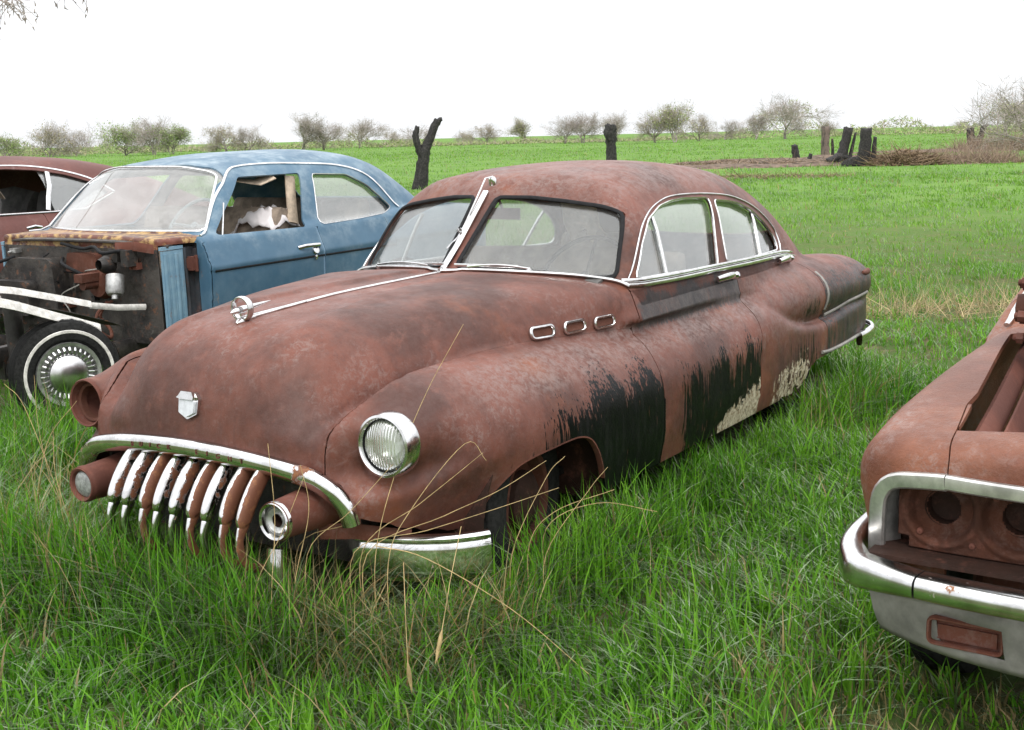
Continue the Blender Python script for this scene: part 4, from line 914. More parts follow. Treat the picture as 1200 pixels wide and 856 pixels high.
def front_pt_blue(f, yz, off=.002):
    P = np.stack([bwind(np.abs(yz[:, 0]), yz[:, 1]), yz[:, 0], yz[:, 1]], 1); P, Nn = refine(f, P); return P+Nn*off, Nn
def make_bluep():
    t = NT('rust_streaked_blue_paint'); a = t.noise(6, 6, .7, vec=t.scale((1, 1, .5)))
    c = t.mix(t.ramp(a, .60, .70), t.mix(t.ramp(t.noise(12, 5, .7), .3, .7), (.13, .245, .34), (.20, .32, .40)), t.mix(t.noise(30, 4, .7), (.10, .05, .03), (.22, .13, .08)))
    t.set(Base_Color=c, Roughness=.55); t.bump(a, .2, .005); return t.m
M_BLUEP = make_bluep(); M_PILLAR = make_rust('rusty_blue_black', (.06, .075, .09), (.03, .03, .032), .2); M_STW = flat('pale_blue_plastic', (.28, .36, .40), .4)
M_CAP = make_chrome('scuffed_hub_cap', .04, rough=.28)
blue_root = build_blue()
def bundle():
    """crumpled white sheet lying on the front seat of the blue sedan"""
    rng = np.random.default_rng(4); V = []; n, m = 18, 14
    for i in range(n):
        for j in range(m):
            u, v = i/(n-1)*2-1, j/(m-1)*2-1; e = max(0, 1-(abs(u)**3+abs(v)**3)*.6)
            V.append((.15*u+.004*rng.normal(), .20*v+.004*rng.normal(), .15*e+.006*rng.normal()*e + .018*math.sin(7*u+5*v)+.012*math.sin(13*v-6*u)))
    F = [(i*m+j, (i+1)*m+j, (i+1)*m+j+1, i*m+j+1) for i in range(n-1) for j in range(m-1)]
    o = mesh_obj('crumpled_sheet', np.array(V), [np.array(F)], M_SHEET); p = BLUE[1] @ np.array((2.10, -.46, .93)) + BLUE[0]; o.location = p
    md = o.modifiers.new('thick', 'SOLIDIFY'); md.thickness = .01
    tag(o, 'crumpled white sheet bundled up behind the open window of the blue sedan', 'sheet')
M_SHEET = flat('off_white_cotton', (.70, .66, .66), .95, var=.1, sc=6)
bundle()

# ---------------------------------------------------------------- brown hardtop at the far left
def build_hardtop():
    root = empty('brown_hardtop', BROWN, label='dull brown two door hardtop with chrome edged side windows, behind the blue sedan', cat='car')
    f = hardtop; ab = np.abs
    V, Q, N = isosurface(f, (-.9, -1.05, .25), (4.5, 1.05, 1.5), .025); M = (V, tris(Q), N)
    M = clip(M, lambda x, y, z: z - .32)
    SW = rp([(1.12,.992),(1.50,1.27),(1.75,1.318),(2.05,1.322),(2.30,1.305),(2.55,1.262),(2.78,1.19),(2.93,1.10),(2.60,.985),(2.28,.978)], .03)
    for xa in (0, 2.95):
        arch = smooth_closed([(xa-.40,.15),(xa-.36,.45),(xa-.22,.60),(xa,.655),(xa+.22,.60),(xa+.36,.45),(xa+.40,.15)], 5); M = clip(M, lambda x, y, z: np.maximum(poly_sd(x, z, arch), .6 - ab(y)))
    WS = rp([(-.70,1.0),(-.53,1.31),(0,1.335),(.53,1.31),(.70,1.0)], .03)
    wf = lambda y, z: .95 + .2*(y/.75)**2 + (z-.98)*1.25
    wsd = lambda x, y, z: np.maximum.reduce([poly_sd(y, z, WS), x - wf(ab(y), z) - .1, wf(ab(y), z) - .08 - x])
    RG = rp([(-.50,1.05),(-.42,1.27),(.42,1.27),(.50,1.05)], .05); rgd = lambda x, y, z: np.maximum(poly_sd(y, z, RG), 3.0 - x)
    base = M
    for q in (opening(SW), wsd, rgd): M = clip(M, q)
    g = .003
    dr = lambda x, y, z: np.minimum.reduce([x - .80, 2.20 - x, .965 - z, ab(y) - .6, z - .38])
    at = lambda V: dict(mblack=np.zeros(len(V)), mcream=np.zeros(len(V)), mslate=np.zeros(len(V)), mgrey=np.full(len(V), .15))
    sheet('body', clip(M, lambda x, y, z: -dr(x, y, z) - g), .01, M_BROWN, root, at)
    for s in (-1, 1):
        d = sheet('door', clip(clip(M, lambda x, y, z: dr(x, y, z) - g), lambda x, y, z: s*y), .01, M_BROWN, root, at)
        b = MB(); P, Nn = side_pt(f, [(1.98,.86),(2.04,.86),(2.12,.86)], s); b.sweep(P+Nn*[[.0], [.03], [.0]], [0, 0, 1], .012, .009, 8); b.build('handle', M_CHROME, d)
        m = clip(clip(base, lambda x, y, z: np.minimum(-(opening(SW)(x, y, z) - .01), x - 2.33)), lambda x, y, z: s*y); w = sheet('quarter_window', (m[0]-m[2]*.02, m[1], m[2]), .004, M_SIDE, root)
        P, Nn = side_pt(f, [(2.405,1.285),(2.36,1.18),(2.30,1.08),(2.255,.985)], s, -.004); b = MB(); b.sweep(P, [1, 0, 0], .022, .012, 8); b.build('window_post', M_BRIGHT, root)
        P, Nn = side_pt(f, smooth_open([(1.10,1.0),(1.50,1.295),(1.75,1.340),(2.05,1.345),(2.30,1.332),(2.56,1.288),(2.80,1.212),(2.98,1.10)], 5), s, .003); b = MB(); b.sweep(P, np.cross(np.gradient(P, axis=0), Nn), .010, .006, 8); b.build('drip_rail', M_BRIGHT, root)
        P, Nn = side_pt(f, [(1.12,.980),(1.7,.975),(2.3,.968),(2.62,.975),(2.96,1.09)], s, .003); b = MB(); b.sweep(P, [0, 0, 1], .008, .006, 8); b.build('belt_trim', M_BRIGHT, root)
    m = clip(base, lambda x, y, z: -(wsd(x, y, z) - .01)); sheet('windshield', (m[0]-m[2]*.008, m[1], m[2]), .005, M_BGLASS, root)
    m = clip(base, lambda x, y, z: -(rgd(x, y, z) - .01)); sheet('rear_window', (m[0]-m[2]*.008, m[1], m[2]), .005, M_SIDE, root)
    b = MB(); b.box((2.0, 0, .40), (2.6, 1.5, .03)); b.build('floor_pan', M_DARK, root)
    for x0, nm in ((1.75, 'front_seat'), (2.65, 'rear_seat')):
        b = MB(); b.sweep([(x0-.25, -.62, .62), (x0-.25, .62, .62)], [1, 0, 0], .25, .10, 14, ex=.6)
        for s in (-1, 1): b.sweep([(x0+.08, s*.08, .84), (x0+.10, s*.35, .88), (x0+.08, s*.62, .84)], [.28, 0, 1], .28, .06, 14, ex=.7)
        b.build(nm, M_GREYCLOTH, root)
    b = MB(); b.sweep([(1.9, -.2, 1.33), (2.1, -.25, 1.20), (2.2, -.2, 1.1)], [0, 1, 0], .12, .012, 8); b.build('torn_headliner', M_TAN, root)
    b = MB(); b.sweep(smooth_open([(-.62, -.94, .45), (-.80, -.85, .45), (-.86, -.4, .45), (-.87, .4, .45), (-.80, .85, .45), (-.62, .94, .45)], 4), [0, 0, 1], .07, .03, 10, ex=.7); b.build('front_bumper', M_CHROME, root)
    for xa in (0, 2.95):
        for s in (-1, 1): w = empty('wheel'); w.parent = root; wheel(w, (xa, s*.78, .33), .33, .19, .19, 0, False, M_CHROME, 0, s)
M_BROWN = make_rust('dull_brown_paint', (.15, .062, .052), (.11, .046, .040), .35, .6, .15)
build_hardtop()

# ---------------------------------------------------------------- rusted car front at the right
def build_rustcar():
    root = empty('stripped_rusty_car', RUST, label='rusted car front with empty headlight sockets, missing hood and chrome bumper', cat='car')
    f = rustcar; ab = np.abs
    V, Q, N = isosurface(f, (-.1, -1.1, .35), (5.3, 1.1, 1.5), .02); M = (V, tris(Q), N)
    M = clip(M, lambda x, y, z: z - .435)
    bay = lambda x, y, z: np.maximum.reduce([np.minimum(-.188+0*y, 9) + .0*x + np.where(True, 0, 0) + (.188 - x) + .188, ab(y) - cur((0,.668),(.2,.672),(.6,.712),(1.4,.80),(2,.82))(x), x - 1.42 + .10*(y/.7)**2, .60 - z])
    M = clip(M, bay)
    HB = rp([(-.852,.545),(-.840,.70),(-.795,.748),(-.63,.770),(.63,.770),(.795,.748),(.840,.70),(.852,.545)], .03)
    M = clip(M, lambda x, y, z: np.maximum(poly_sd(y, z, HB), x - .35))
    for xa in (.80, 3.75):
        arch = smooth_closed([(xa-.42,.15),(xa-.38,.46),(xa-.24,.62),(xa,.68),(xa+.24,.62),(xa+.38,.46),(xa+.42,.15)], 5); M = clip(M, (lambda A: (lambda x, y, z: np.maximum(poly_sd(x, z, A), .6 - ab(y))))(arch))
    SW = rp([(1.72,1.0),(2.05,1.28),(2.40,1.345),(3.1,1.345),(3.55,1.22),(3.75,1.0)], .03); M_ = M; M = clip(M, opening(SW))
    WS = rp([(-.74,1.02),(-.56,1.31),(0,1.33),(.56,1.31),(.74,1.02)], .03); wf = lambda y, z: 1.42 + .12*(y/.75)**2 + (z-.98)*1.2
    wsd = lambda x, y, z: np.maximum.reduce([poly_sd(y, z, WS), x - wf(ab(y), z) - .1, wf(ab(y), z) - .08 - x]); M = clip(M, wsd)
    sy = cur((-.2,.640),(.05,.652),(.1,.662),(.2,.673),(.4,.70))
    hdr = lambda x, y, z: np.minimum.reduce([sy(x) - ab(y) - .002, .40 - x, z - .60])
    fend = lambda x, y, z: np.minimum.reduce([ab(y) - sy(x) - .002, 1.60 - x, 1.3 - z, np.maximum(ab(y)-.3, 0)])
    rest = lambda x, y, z: np.minimum(np.maximum(x - 1.604, np.minimum(x-1.2, .75-ab(y))), 9)
    at = None
    sheet('header_panel', clip(M, hdr), .012, M_RC, root)
    sheet('body', clip(M, lambda x, y, z: x - 1.604), .012, M_RC, root)
    for s in (-1, 1):
        fd = sheet('front_fender', clip(clip(M, fend), lambda x, y, z: s*y), .016, M_RC, root)
        # drip channel inside the fender top, inner fender wall
        P = np.stack([np.linspace(.25, 1.5, 14), s*(np.interp(np.linspace(.25, 1.5, 14), [.2, .6, 1.4], [.655, .695, .785])-.03), np.interp(np.linspace(.25, 1.5, 14), [.2, 1.5], [.80, .90])], 1)
        b = MB(); b.sweep(P, [0, .6, 1], .035, .012, 8, ex=.6); b.sweep(P-[0, s*.06, .05], [0, .3, 1], .06, .01, 8); b.sweep(P-[0, s*.05, .28], [0, 0, 1], .22, .01, 6); b.build('inner_fender', M_RUSTB, root)
        # bezel: bright frame round the headlight bay
        yz = resample(smooth_open([(s*.853,.535),(s*.848,.62),(s*.838,.705),(s*.80,.750),(s*.72,.766),(s*.655,.773)], 6), .02); P, Nn = front_pt(f, yz, .006); T_ = np.gradient(P, axis=0)
        b = MB(); b.sweep(P-[.004, 0, 0]+np.array([0, -s*.006, -.006]), np.cross(T_, [1, 0, 0]), .022, .016, 10, ex=.6); b.sweep(P+np.array([.03, -s*.016, -.016]), np.cross(T_, Nn), .008, .05, 8, ex=.6); b.build('headlight_bezel', M_BEZ, fd)
        # headlight plate with two empty sockets
        pl = MB(); w, h0, h1 = (.40, .80), .56, .75
        c2 = [np.array((s*.684, .668)), np.array((s*.492, .667))]
        V2 = []; nu, nv = 96, 46
        ys = np.linspace(.385, .795, nu); zs_ = np.linspace(.555, .745, nv)
        for yy in ys:
            for zz in zs_:
                p = np.array((s*yy, zz)); dx = 0.0
                for c in c2:
                    r_ = np.linalg.norm(p-c)
                    dx += .030*sstep(.095, .075, r_)*(1-0) - .008*math.exp(-((r_-.095)/.010)**2)
                V2.append((.118+dx+.01*((yy-.6)/.2)**2, s*yy, zz))
        F2 = [];
        cen = [(i, j) for i in range(nu-1) for j in range(nv-1)]
        for i, j in cen:
            q = np.array((s*(ys[i]+ys[i+1])/2, (zs_[j]+zs_[j+1])/2))
            if min(np.linalg.norm(q-c) for c in c2) > .045 and not ((abs(q[0]) > .765 and (q[1] > .72 or q[1] < .585))): F2.append((i*nv+j, (i+1)*nv+j, (i+1)*nv+j+1, i*nv+j+1))
        po = mesh_obj('headlight_plate', np.array(V2), [np.array(F2)], M_RUSTP, fd); md = po.modifiers.new('thick', 'SOLIDIFY'); md.thickness = .004
        for c in c2:
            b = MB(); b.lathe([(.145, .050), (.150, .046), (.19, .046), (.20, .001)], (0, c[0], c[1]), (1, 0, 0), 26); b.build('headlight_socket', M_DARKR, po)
        b = MB()
        for q in ((.588, .665), (.735, .605), (.60, .585), (.44, .60), (.545, .72)): b.lathe([(.116, .009), (.108, .008), (.106, .001)], (0, s*q[0], q[1]), (1, 0, 0), 8)
        b.build('plate_bolt', M_RUSTB, po)
        b = MB(); b.box((.16, s*.62, .545), (.26, .46, .012)); b.box((.21, s*.60, .66), (.012, .50, .24)); b.build('headlight_tray', M_DARKR, fd)
    # bezel across the header
    ys = np.linspace(-.648, .648, 40); P, Nn = front_pt(f, np.stack([ys, np.full(40, .774)], 1), .006); b = MB(); b.sweep(P-[.004, 0, .006], [0, 0, 1], .020, .015, 10, ex=.6); b.sweep(P+[.03, 0, -.016], [0, 0, 1], .008, .05, 8); b.build('grille_surround', M_BEZ, root)
    b = MB()
    for z in np.linspace(.57, .74, 7): b.box((.13, 0, z), (.02, .68, .008))
    b.build('grille', M_ALU, root)
    # bumper in three pieces, valance
    def bump(y0, y1, nm, wrap=False):
        ys = np.linspace(y0, y1, 16); xs = -.055+.075*(np.abs(ys)/.90)**5
        P = np.stack([xs, ys, .510+.0*ys], 1)
        if wrap:
            s = math.copysign(1, y1); P = np.vstack([P, smooth_open([(.055, s*.897, .520), (.10, s*.912, .526), (.18, s*.920, .532), (.30, s*.924, .535)], 3)])
            w = np.concatenate([np.linspace(.032, .046, 16), np.linspace(.050, .052, len(P)-16)])
        else: w = .032
        b = MB(); b.sweep(P, [0, 0, 1], w, np.concatenate([np.linspace(.048, .042, 16), np.linspace(.036, .020, len(P)-16)]) if wrap else .048, 18, ex=.62); return b.build(nm, M_CHROMEB, root)
    bump(.688, .86, 'bumper_corner', True); bump(-.688, -.86, 'bumper_corner', True); bump(-.684, .684, 'front_bumper')
    ys = np.concatenate([np.linspace(-.90, .90, 61)]); V2 = []
    zz = [.472, .440, .420, .400, .375, .345, .325, .305, .288]
    for yy in ys:
        for k, z in enumerate(zz): V2.append((.035+.16*(abs(yy)/.92)**4 - .015*math.sin(k/8*3.1) + .03*(k == 0), yy*(1-.06*k/8), z))
    F2 = [(i*9+j, i*9+j+1, (i+1)*9+j+1, (i+1)*9+j) for i in range(60) for j in range(8) if not (.50 < abs(ys[i]+ys[i+1])/2 < .70 and 3 <= j <= 5)]
    vo = mesh_obj('valance', np.array(V2), [np.array(F2)], M_GREY, root); md = vo.modifiers.new('thick', 'SOLIDIFY'); md.thickness = .006
    for s in (-1, 1):
        rp_ = round_poly([(-.10,-.036),(.10,-.036),(.10,.036),(-.10,.036)], .018, 5); Pn = np.stack([np.full(len(rp_), .052), s*.592+rp_[:, 0]*.93, .3625+rp_[:, 1]*.95], 1)
        b = MB(); b.sweep(Pn, [1, 0, 0], .012, .006, 8, closed=True); b.box((.080, s*.592, .3625), (.01, .20, .075)); b.box((.072, s*.592, .355), (.01, .15, .04)); b.build('signal_lamp_recess', M_RUSTB, vo)
        b = MB(); b.sweep([(.02, s*.5, .45), (.02, s*.7, .452), (.03, s*.84, .455)], [1, 0, 0], .02, .006, 6); b.build('bumper_bracket', M_GREY, vo)
    # bay floor, radiator support, firewall
    b = MB(); b.box((.26, 0, .62), (.03, 1.2, .40)); b.build('radiator_support', M_RUSTB, root)
    b = MB(); b.box((1.46, 0, .72), (.03, 1.5, .52)); b.build('firewall', M_RUSTB, root)
    b = MB(); b.box((.9, 0, .50), (1.25, 1.25, .02)); b.sweep([(.5, -.05, .58), (1.1, -.05, .62)], [0, 1, 0], .16, .12, 10, ex=.6); b.build('bay_floor', M_RUST, root)
    b = MB(); b.sweep(smooth_open([(.34, .60, .78), (.42, .52, .75), (.55, .45, .77), (.62, .40, .73)], 4), [0, 1, .4], .07, .006, 8); b.build('bent_bracket', M_RUSTB, root)
    # windshield pillars and glass
    for s in (-1, 1):
        for k, (dy, hw) in enumerate(((.0, .013), (-.075, .014))):
            P = smooth_open([(1.46+.05*k, s*(.865+dy*.7), 1.005), (1.56, s*(.825+dy), 1.14), (1.72, s*(.75+dy), 1.30), (1.95, s*(.70+dy), 1.37)], 5); P, Nn = refine(f, P); b = MB(); b.sweep(P+Nn*.008, np.cross(np.gradient(P, axis=0), Nn), hw, .009, 8); b.build('pillar_trim', M_BRIGHT, root)
    m = clip(M_, lambda x, y, z: -(wsd(x, y, z) - .01)); sheet('windshield', (m[0]-m[2]*.008, m[1], m[2]), .005, M_BGLASS, root)
    for xa in (.80, 3.75):
        for s in (-1, 1): w = empty('wheel'); w.parent = root; wheel(w, (xa, s*.80, .30), .34, .19, .19, 0, False, None, 0, s)
    # an old brake drum with its studs up, left on the cowl
    o = RUST[1] @ np.array((1.17, .70, 1.07)) + RUST[0]; ax = RUST[1] @ np.array((-.16, .985, .05))
    b = MB(); b.lathe([(-.07, .001), (-.07, .10), (-.06, .135), (-.01, .14), (.0, .13), (.005, .06), (.02, .05), (.05, .045), (.055, .001)], (0, 0, 0), ax, 36); dr = b.build('brake_drum', M_RUST, None); dr.location = o
    tag(dr, 'rusty brake drum with long studs on the cowl of the hoodless car', 'brake drum')
    u = np.cross(ax, [0, 0, 1]); u /= np.linalg.norm(u); v = np.cross(ax, u)
    for q in range(5):
        an = q*2*math.pi/5+.5; d = (u*math.cos(an)+v*math.sin(an))*.098
        b = MB(); b.lathe([(-.005, .011), (.05, .011), (.052, .001)], d, ax, 10); b.lathe([(.02, .019), (.04, .019), (.041, .010)], d, ax, 6); b.build('wheel_stud', M_RUSTB, dr)
M_RC = make_rust('flaking_brown_rust', (.265, .105, .060), (.120, .044, .026), .9, .40, .9)
M_BEZ = flat('dull_bezel_metal', (.55, .54, .52), .30, .75, var=.3, sc=12)
M_RUSTP = make_rust('plate_rust', (.115, .040, .022), (.035, .017, .012), .35, .8, .9)
M_CHROMEB = make_chrome('pitted_bumper_chrome', .115, rough=.20)
build_rustcar()
# ---------------------------------------------------------------- ground, grass, stumps, trees
def vnoise(x, y, sc, seed=0):
    x = np.asarray(x)/sc + 100.5; y = np.asarray(y)/sc + 100.5
    def h(i, j):
        n = (i.astype(np.int64)*374761393 + j.astype(np.int64)*668265263 + seed*974711) & 0x7fffffff
        n = ((n ^ (n >> 13))*1274126177) & 0x7fffffff
        return ((n ^ (n >> 16)) & 0xffff)/65535.0
    i, j = np.floor(x), np.floor(y); u, v = x-i, y-j; u = u*u*(3-2*u); v = v*v*(3-2*v)
    return (h(i, j)*(1-u)+h(i+1, j)*u)*(1-v) + (h(i, j+1)*(1-u)+h(i+1, j+1)*u)*v
def gz(x, y):
    x, y = np.asarray(x, float), np.asarray(y, float); d = np.hypot(x-CAM[0], y-CAM[1])
    near = .12 + .027*np.clip(y, 0, 8) + .016*np.clip(y, -6, 0)
    far = .16 + .25*(vnoise(x, y, 40, 3)-.5)*sstep(18, 60, d)
    k = sstep(9, 26, d)
    return near*(1-k) + far*k + .04*(vnoise(x, y, .9, 5)-.5)*sstep(60, 20, d) + .03*(vnoise(x, y, 3.1, 6)-.5)
def make_ground():
    t = NT('meadow_ground'); a = t.noise(.35, 5, .6); b = t.noise(3.5, 6, .7); c = t.noise(22, 5, .7)
    g = t.mix(t.ramp(a, .35, .65), (.098, .190, .036), (.138, .235, .052))
    g = t.mix(t.ramp(b, .5, .72, 0, .7), g, (.100, .205, .038)); g = t.mix(t.ramp(t.noise(.9, 5, .7), .56, .72, 0, .45), g, (.19, .23, .075))
    soil = t.mix(t.ramp(c, .35, .65), (.045, .040, .020), (.15, .125, .065))
    f = t.attr('near'); t.set(Base_Color=t.mix(f, g, t.mix(t.ramp(b, .35, .6), soil, (.06, .10, .025))), Roughness=.95, Specular_IOR_Level=.1); t.bump(c, .5, .03); return t.m
def build_ground():
    r = np.concatenate([[0], np.geomspace(.5, 4500, 190)]); th = np.linspace(0, 2*math.pi, 361)[:-1]
    X = CAM[0] + r[:, None]*np.cos(th); Y = CAM[1] + r[:, None]*np.sin(th)
    V = np.stack([X, Y, gz(X, Y)], -1).reshape(-1, 3); n = 360; i = np.arange(len(r)-1)[:, None]; j = np.arange(n)[None]; j2 = (j+1) % n
    F = np.stack([i*n+j, (i+1)*n+j, (i+1)*n+j2, i*n+j2], -1).reshape(-1, 4)
    o = mesh_obj('ground', V, [F], make_ground(), attrs=dict(near=sstep(34, 10, np.repeat(r, n)))); tag(o, 'green meadow running out to the tree line', kind='structure'); o['category'] = 'ground'
    return o
build_ground()
CARS = [((np.zeros(3), np.eye(3)), .12, 5.2, .90), (BLUE, .75, 4.3, .86), (BROWN, -.75, 4.3, .88), (RUST, .62, 5.1, .88)]
def under(x, y, pad=0.0):
    """metres inside a car's footprint (negative outside)"""
    m = np.full(np.shape(x), -9.0)
    for (p, A), x0, x1, w in CARS:
        L = (np.stack([x, y, x*0], -1) - p) @ A
        m = np.maximum(m, np.minimum(np.minimum(L[..., 0]-x0, x1-L[..., 0]), w-np.abs(L[..., 1])))
    return m + pad
rng = np.random.default_rng(11)
def blades(x, y, H, Wd, az, lean, segs, z0=None, twist=None):
    n = len(x); z0 = gz(x, y)-.015 if z0 is None else z0; s = np.linspace(0, 1, segs+1)
    hx = np.cos(az), np.sin(az); tw = az + math.pi/2 + (rng.uniform(-.9, .9, n) if twist is None else twist)
    fx = (lean*H)[:, None]*(s**2)[None]; fz = H[:, None]*(s[None] - (.42*np.minimum(lean, 1.5))[:, None]*(s**2.4)[None])
    w = Wd[:, None]*np.clip(1.0-s[None]**1.6, 0, 1)*.5*(.75+.25*np.minimum(1, s[None]*6))
    cx = x[:, None]+hx[0][:, None]*fx; cy = y[:, None]+hx[1][:, None]*fx; cz = z0[:, None]+fz
    L = np.stack([cx-np.cos(tw)[:, None]*w, cy-np.sin(tw)[:, None]*w, cz], -1)[:, :-1]; Rr = np.stack([cx+np.cos(tw)[:, None]*w, cy+np.sin(tw)[:, None]*w, cz], -1)[:, :-1]
    V = np.concatenate([np.stack([L, Rr], 2).reshape(n, 2*segs, 3), np.stack([cx[:, -1], cy[:, -1], cz[:, -1]], -1)[:, None]], 1); m = 2*segs+1
    b = (np.arange(n)*m)[:, None]
    q = np.concatenate([b+np.array([[2*k, 2*k+1, 2*k+3, 2*k+2]]) for k in range(segs-1)]) if segs > 1 else np.zeros((0, 4), int)
    t = b+np.array([[2*segs-2, 2*segs-1, 2*segs]])
    return V.reshape(-1, 3), [t, q], m
def make_grass_mat():
    t = NT('grass_blades'); c = t.acol('gcol'); t.t.nodes.remove(t.b)
    d = t.n('BsdfDiffuse', Color=c); tl = t.n('BsdfTranslucent', Color=t.n('MixRGB', _blend_type='MULTIPLY', i0=1.0, i1=c, i2=(1.0, 1.15, .6, 1)).outputs[0]); g = t.n('BsdfGlossy', Color=(.20, .26, .15, 1), Roughness=.42)
    a = t.n('MixShader', i0=.34, i1=d.outputs[0], i2=tl.outputs[0]); fr = t.n('Fresnel', IOR=1.28)
    b = t.n('MixShader', i0=fr.outputs[0], i1=a.outputs[0], i2=g.outputs[0]); t.t.links.new(b.outputs[0], t.out.inputs[0]); return t.m
M_GRASS = make_grass_mat()
def polar(n, r0, r1, half, p=1.0):
    """points in a wide wedge in front of the camera; p=1 even on screen, p=2 even on the ground"""
    u = rng.uniform(0, 1, n)
    r = r0*(r1/r0)**u if p == 0 else (r0**p+(r1**p-r0**p)*u)**(1/p)
    a = CAM_YAW + rng.uniform(-half, half, n)*(.55+.45*rng.uniform(0, 1, n)**.5)
    return CAM[0]+r*np.cos(a), CAM[1]+r*np.sin(a), r
G1 = np.array((.048, .165, .009)); G2 = np.array((.180, .385, .036)); G3 = np.array((.200, .335, .066)); DRY = np.array((.40, .31, .165)); BLU = np.array((.070, .215, .034))
def gcolor(x, y, r, n, dry=0.05):
    k = np.clip(vnoise(x, y, 1.4, 1)*.6+vnoise(x, y, .35, 2)*.4 + rng.normal(0, .24, n), 0, 1)[:, None]
    c = G1*(1-k)+G2*k; far = sstep(7, 22, r)[:, None]; c = c*(1-far*.75) + G3*(far*.75)*(.66+.40*vnoise(x, y, 2.7, 9)+.26*vnoise(x, y, 17, 19))[:, None]
    b = (rng.uniform(0, 1, n) < .18)[:, None]; c = np.where(b, c*.5+BLU*.5, c)
    pd = dry*(.3+2.2*bald(x, y))
    d = (rng.uniform(0, 1, n) < pd)[:, None]; c = np.where(d, DRY*rng.uniform(.55, 1.05, n)[:, None], c)
    return c*rng.uniform(.8, 1.2, n)[:, None]
def bald(x, y): return sstep(.52, .66, vnoise(x, y, .8, 7)*.6+vnoise(x, y, 2.2, 8)*.4)
def strip_dry(x, y):
    """the bleached strip of old growth behind the cars on the right"""
    _L = (x-8.2)*math.cos(R(-26))+(y+1.2)*math.sin(R(-26)); return np.exp(-((x-8.9+.55*(y+1.4))/.75)**2)*sstep(.2, -.6, y-.9)
def scatter():
    Vs, Fs, Cs = [], {3: [], 4: []}, []; base = 0
    def put(V, F, m, c):
        nonlocal base
        Vs.append(V.astype(np.float32)); Cs.append(np.repeat(c, m, 0).astype(np.float32))
        for f in F:
            if len(f): Fs[f.shape[1]].append(f+base)
        base += len(V)
    def layer(nt, per, r0, r1, p, h0, h1, w, segs, spread, half=R(36), dry=.06, zoomh=True):
        tx, ty, tr = polar(nt, r0, r1, half, p)
        keep = rng.uniform(0, 1, nt) < (.50+.8*vnoise(tx, ty, .55, 12))*(1-(.72*bald(tx, ty) if h1 > .15 else 0)); tx, ty, tr = tx[keep], ty[keep], tr[keep]; k = len(tx)
        th = rng.uniform(.65, 1.15, k)*(.62+.75*vnoise(tx, ty, 1.1, 13)*vnoise(tx, ty, .4, 14)*1.6); ta = rng.uniform(0, 2*math.pi, k)
        x = np.repeat(tx, per); y = np.repeat(ty, per); r = np.repeat(tr, per); n = len(x)
        o = rng.normal(0, 1, (n, 2))*spread; x = x+o[:, 0]; y = y+o[:, 1]
        u = under(x, y); ok = (u < .02); 
        H = rng.uniform(h0, h1, n)*np.repeat(th, per); edge = np.exp(-np.maximum(-u, 0)/.28); H = H*(1+.55*edge*(u < 0))
        az = np.arctan2(o[:, 1], o[:, 0])*.5+np.repeat(ta, per)*.5 + rng.normal(0, .9, n); lean = np.abs(rng.normal(.55, .38, n))+.05
        x, y, r, H, az, lean = x[ok], y[ok], r[ok], H[ok], az[ok], lean[ok]; n = len(x)
        c = gcolor(x, y, r, n, dry); sd = strip_dry(x, y); ds = rng.uniform(0, 1, n) < sd*.38; c = np.where(ds[:, None], DRY*rng.uniform(.7, 1.1, n)[:, None], c)
        V, F, m = blades(x, y, H, w*rng.uniform(.6, 1.3, n)*(r/4.5 if segs < 3 else 1), az, lean, segs); put(V, F, m, c)
    layer(7600, 17, 2.3, 7.5, 1.6, .065, .20, .0098, 4, .050, dry=.07)       # lush tufts close to the camera
    layer(5200, 9, 2.3, 8.0, 1.6, .035, .11, .006, 3, .09, dry=.46)    # short under-storey with thatch
    layer(9000, 13, 6.5, 16, 1.5, .08, .21, .0095, 3, .080)
    layer(12000, 10, 11, 46, 1.2, .09, .19, .0034, 2, .14)
    layer(11000, 8, 26, 150, 1.0, .10, .24, .0030, 2, .35); layer(8000, 7, 90, 300, 1.0, .12, .30, .0026, 2, .7)
    # tall rank grass against the car sides and round the nose
    for (x0, y0), (x1, y1), n, h in (((-.12,.95),(-.16,-.62),2800,.40),((-.30,.9),(-.38,-.6),900,.28),((.05,-.62),(.45,-1.08),1100,.27),((-.15,-.75),(.5,-1.25),800,.22),((.60,-1.06),(1.45,-1.10),1100,.36),((1.3,-1.08),(5.2,-1.10),2600,.24),((3.5,-1.05),(4.6,-1.08),900,.38),((.3,1.1),(.3,2.0),500,.30),((5.3,-.9),(5.5,.6),300,.3),((1.0,2.25),(2.7,2.33),900,.36),((.0,-2.15),(2.4,-2.25),800,.24),((-.05,-2.2),(-.05,-4.2),800,.22),((.6,2.2),(1.6,2.3),500,.42),((-.3,1.2),(.9,2.0),1200,.38),((.7,2.1),(1.5,2.2),500,.40),((-.1,1.72),(1.7,1.95),1500,.36)):
        t = rng.uniform(0, 1, n); x = x0+(x1-x0)*t+rng.normal(0, .09, n); y = y0+(y1-y0)*t+rng.normal(0, .09, n)
        ok = under(x, y) < .03; x, y = x[ok], y[ok]; n = len(x); r = np.hypot(x-CAM[0], y-CAM[1])
        V, F, m = blades(x, y, h*rng.uniform(.55, 1.2, n), .0080*rng.uniform(.7, 1.3, n), rng.uniform(0, 2*math.pi, n), np.abs(rng.normal(.45, .35, n))+.05, 5); put(V, F, m, gcolor(x, y, r, n, .05))
    F = [np.concatenate(Fs[k]) for k in (3, 4) if Fs[k]]
    o = mesh_obj('grass', np.concatenate(Vs), F, M_GRASS, attrs=dict(gcol=np.concatenate(Cs))); tag(o, 'long green spring grass between the cars', kind='stuff')
    print('grass verts', base)
scatter()
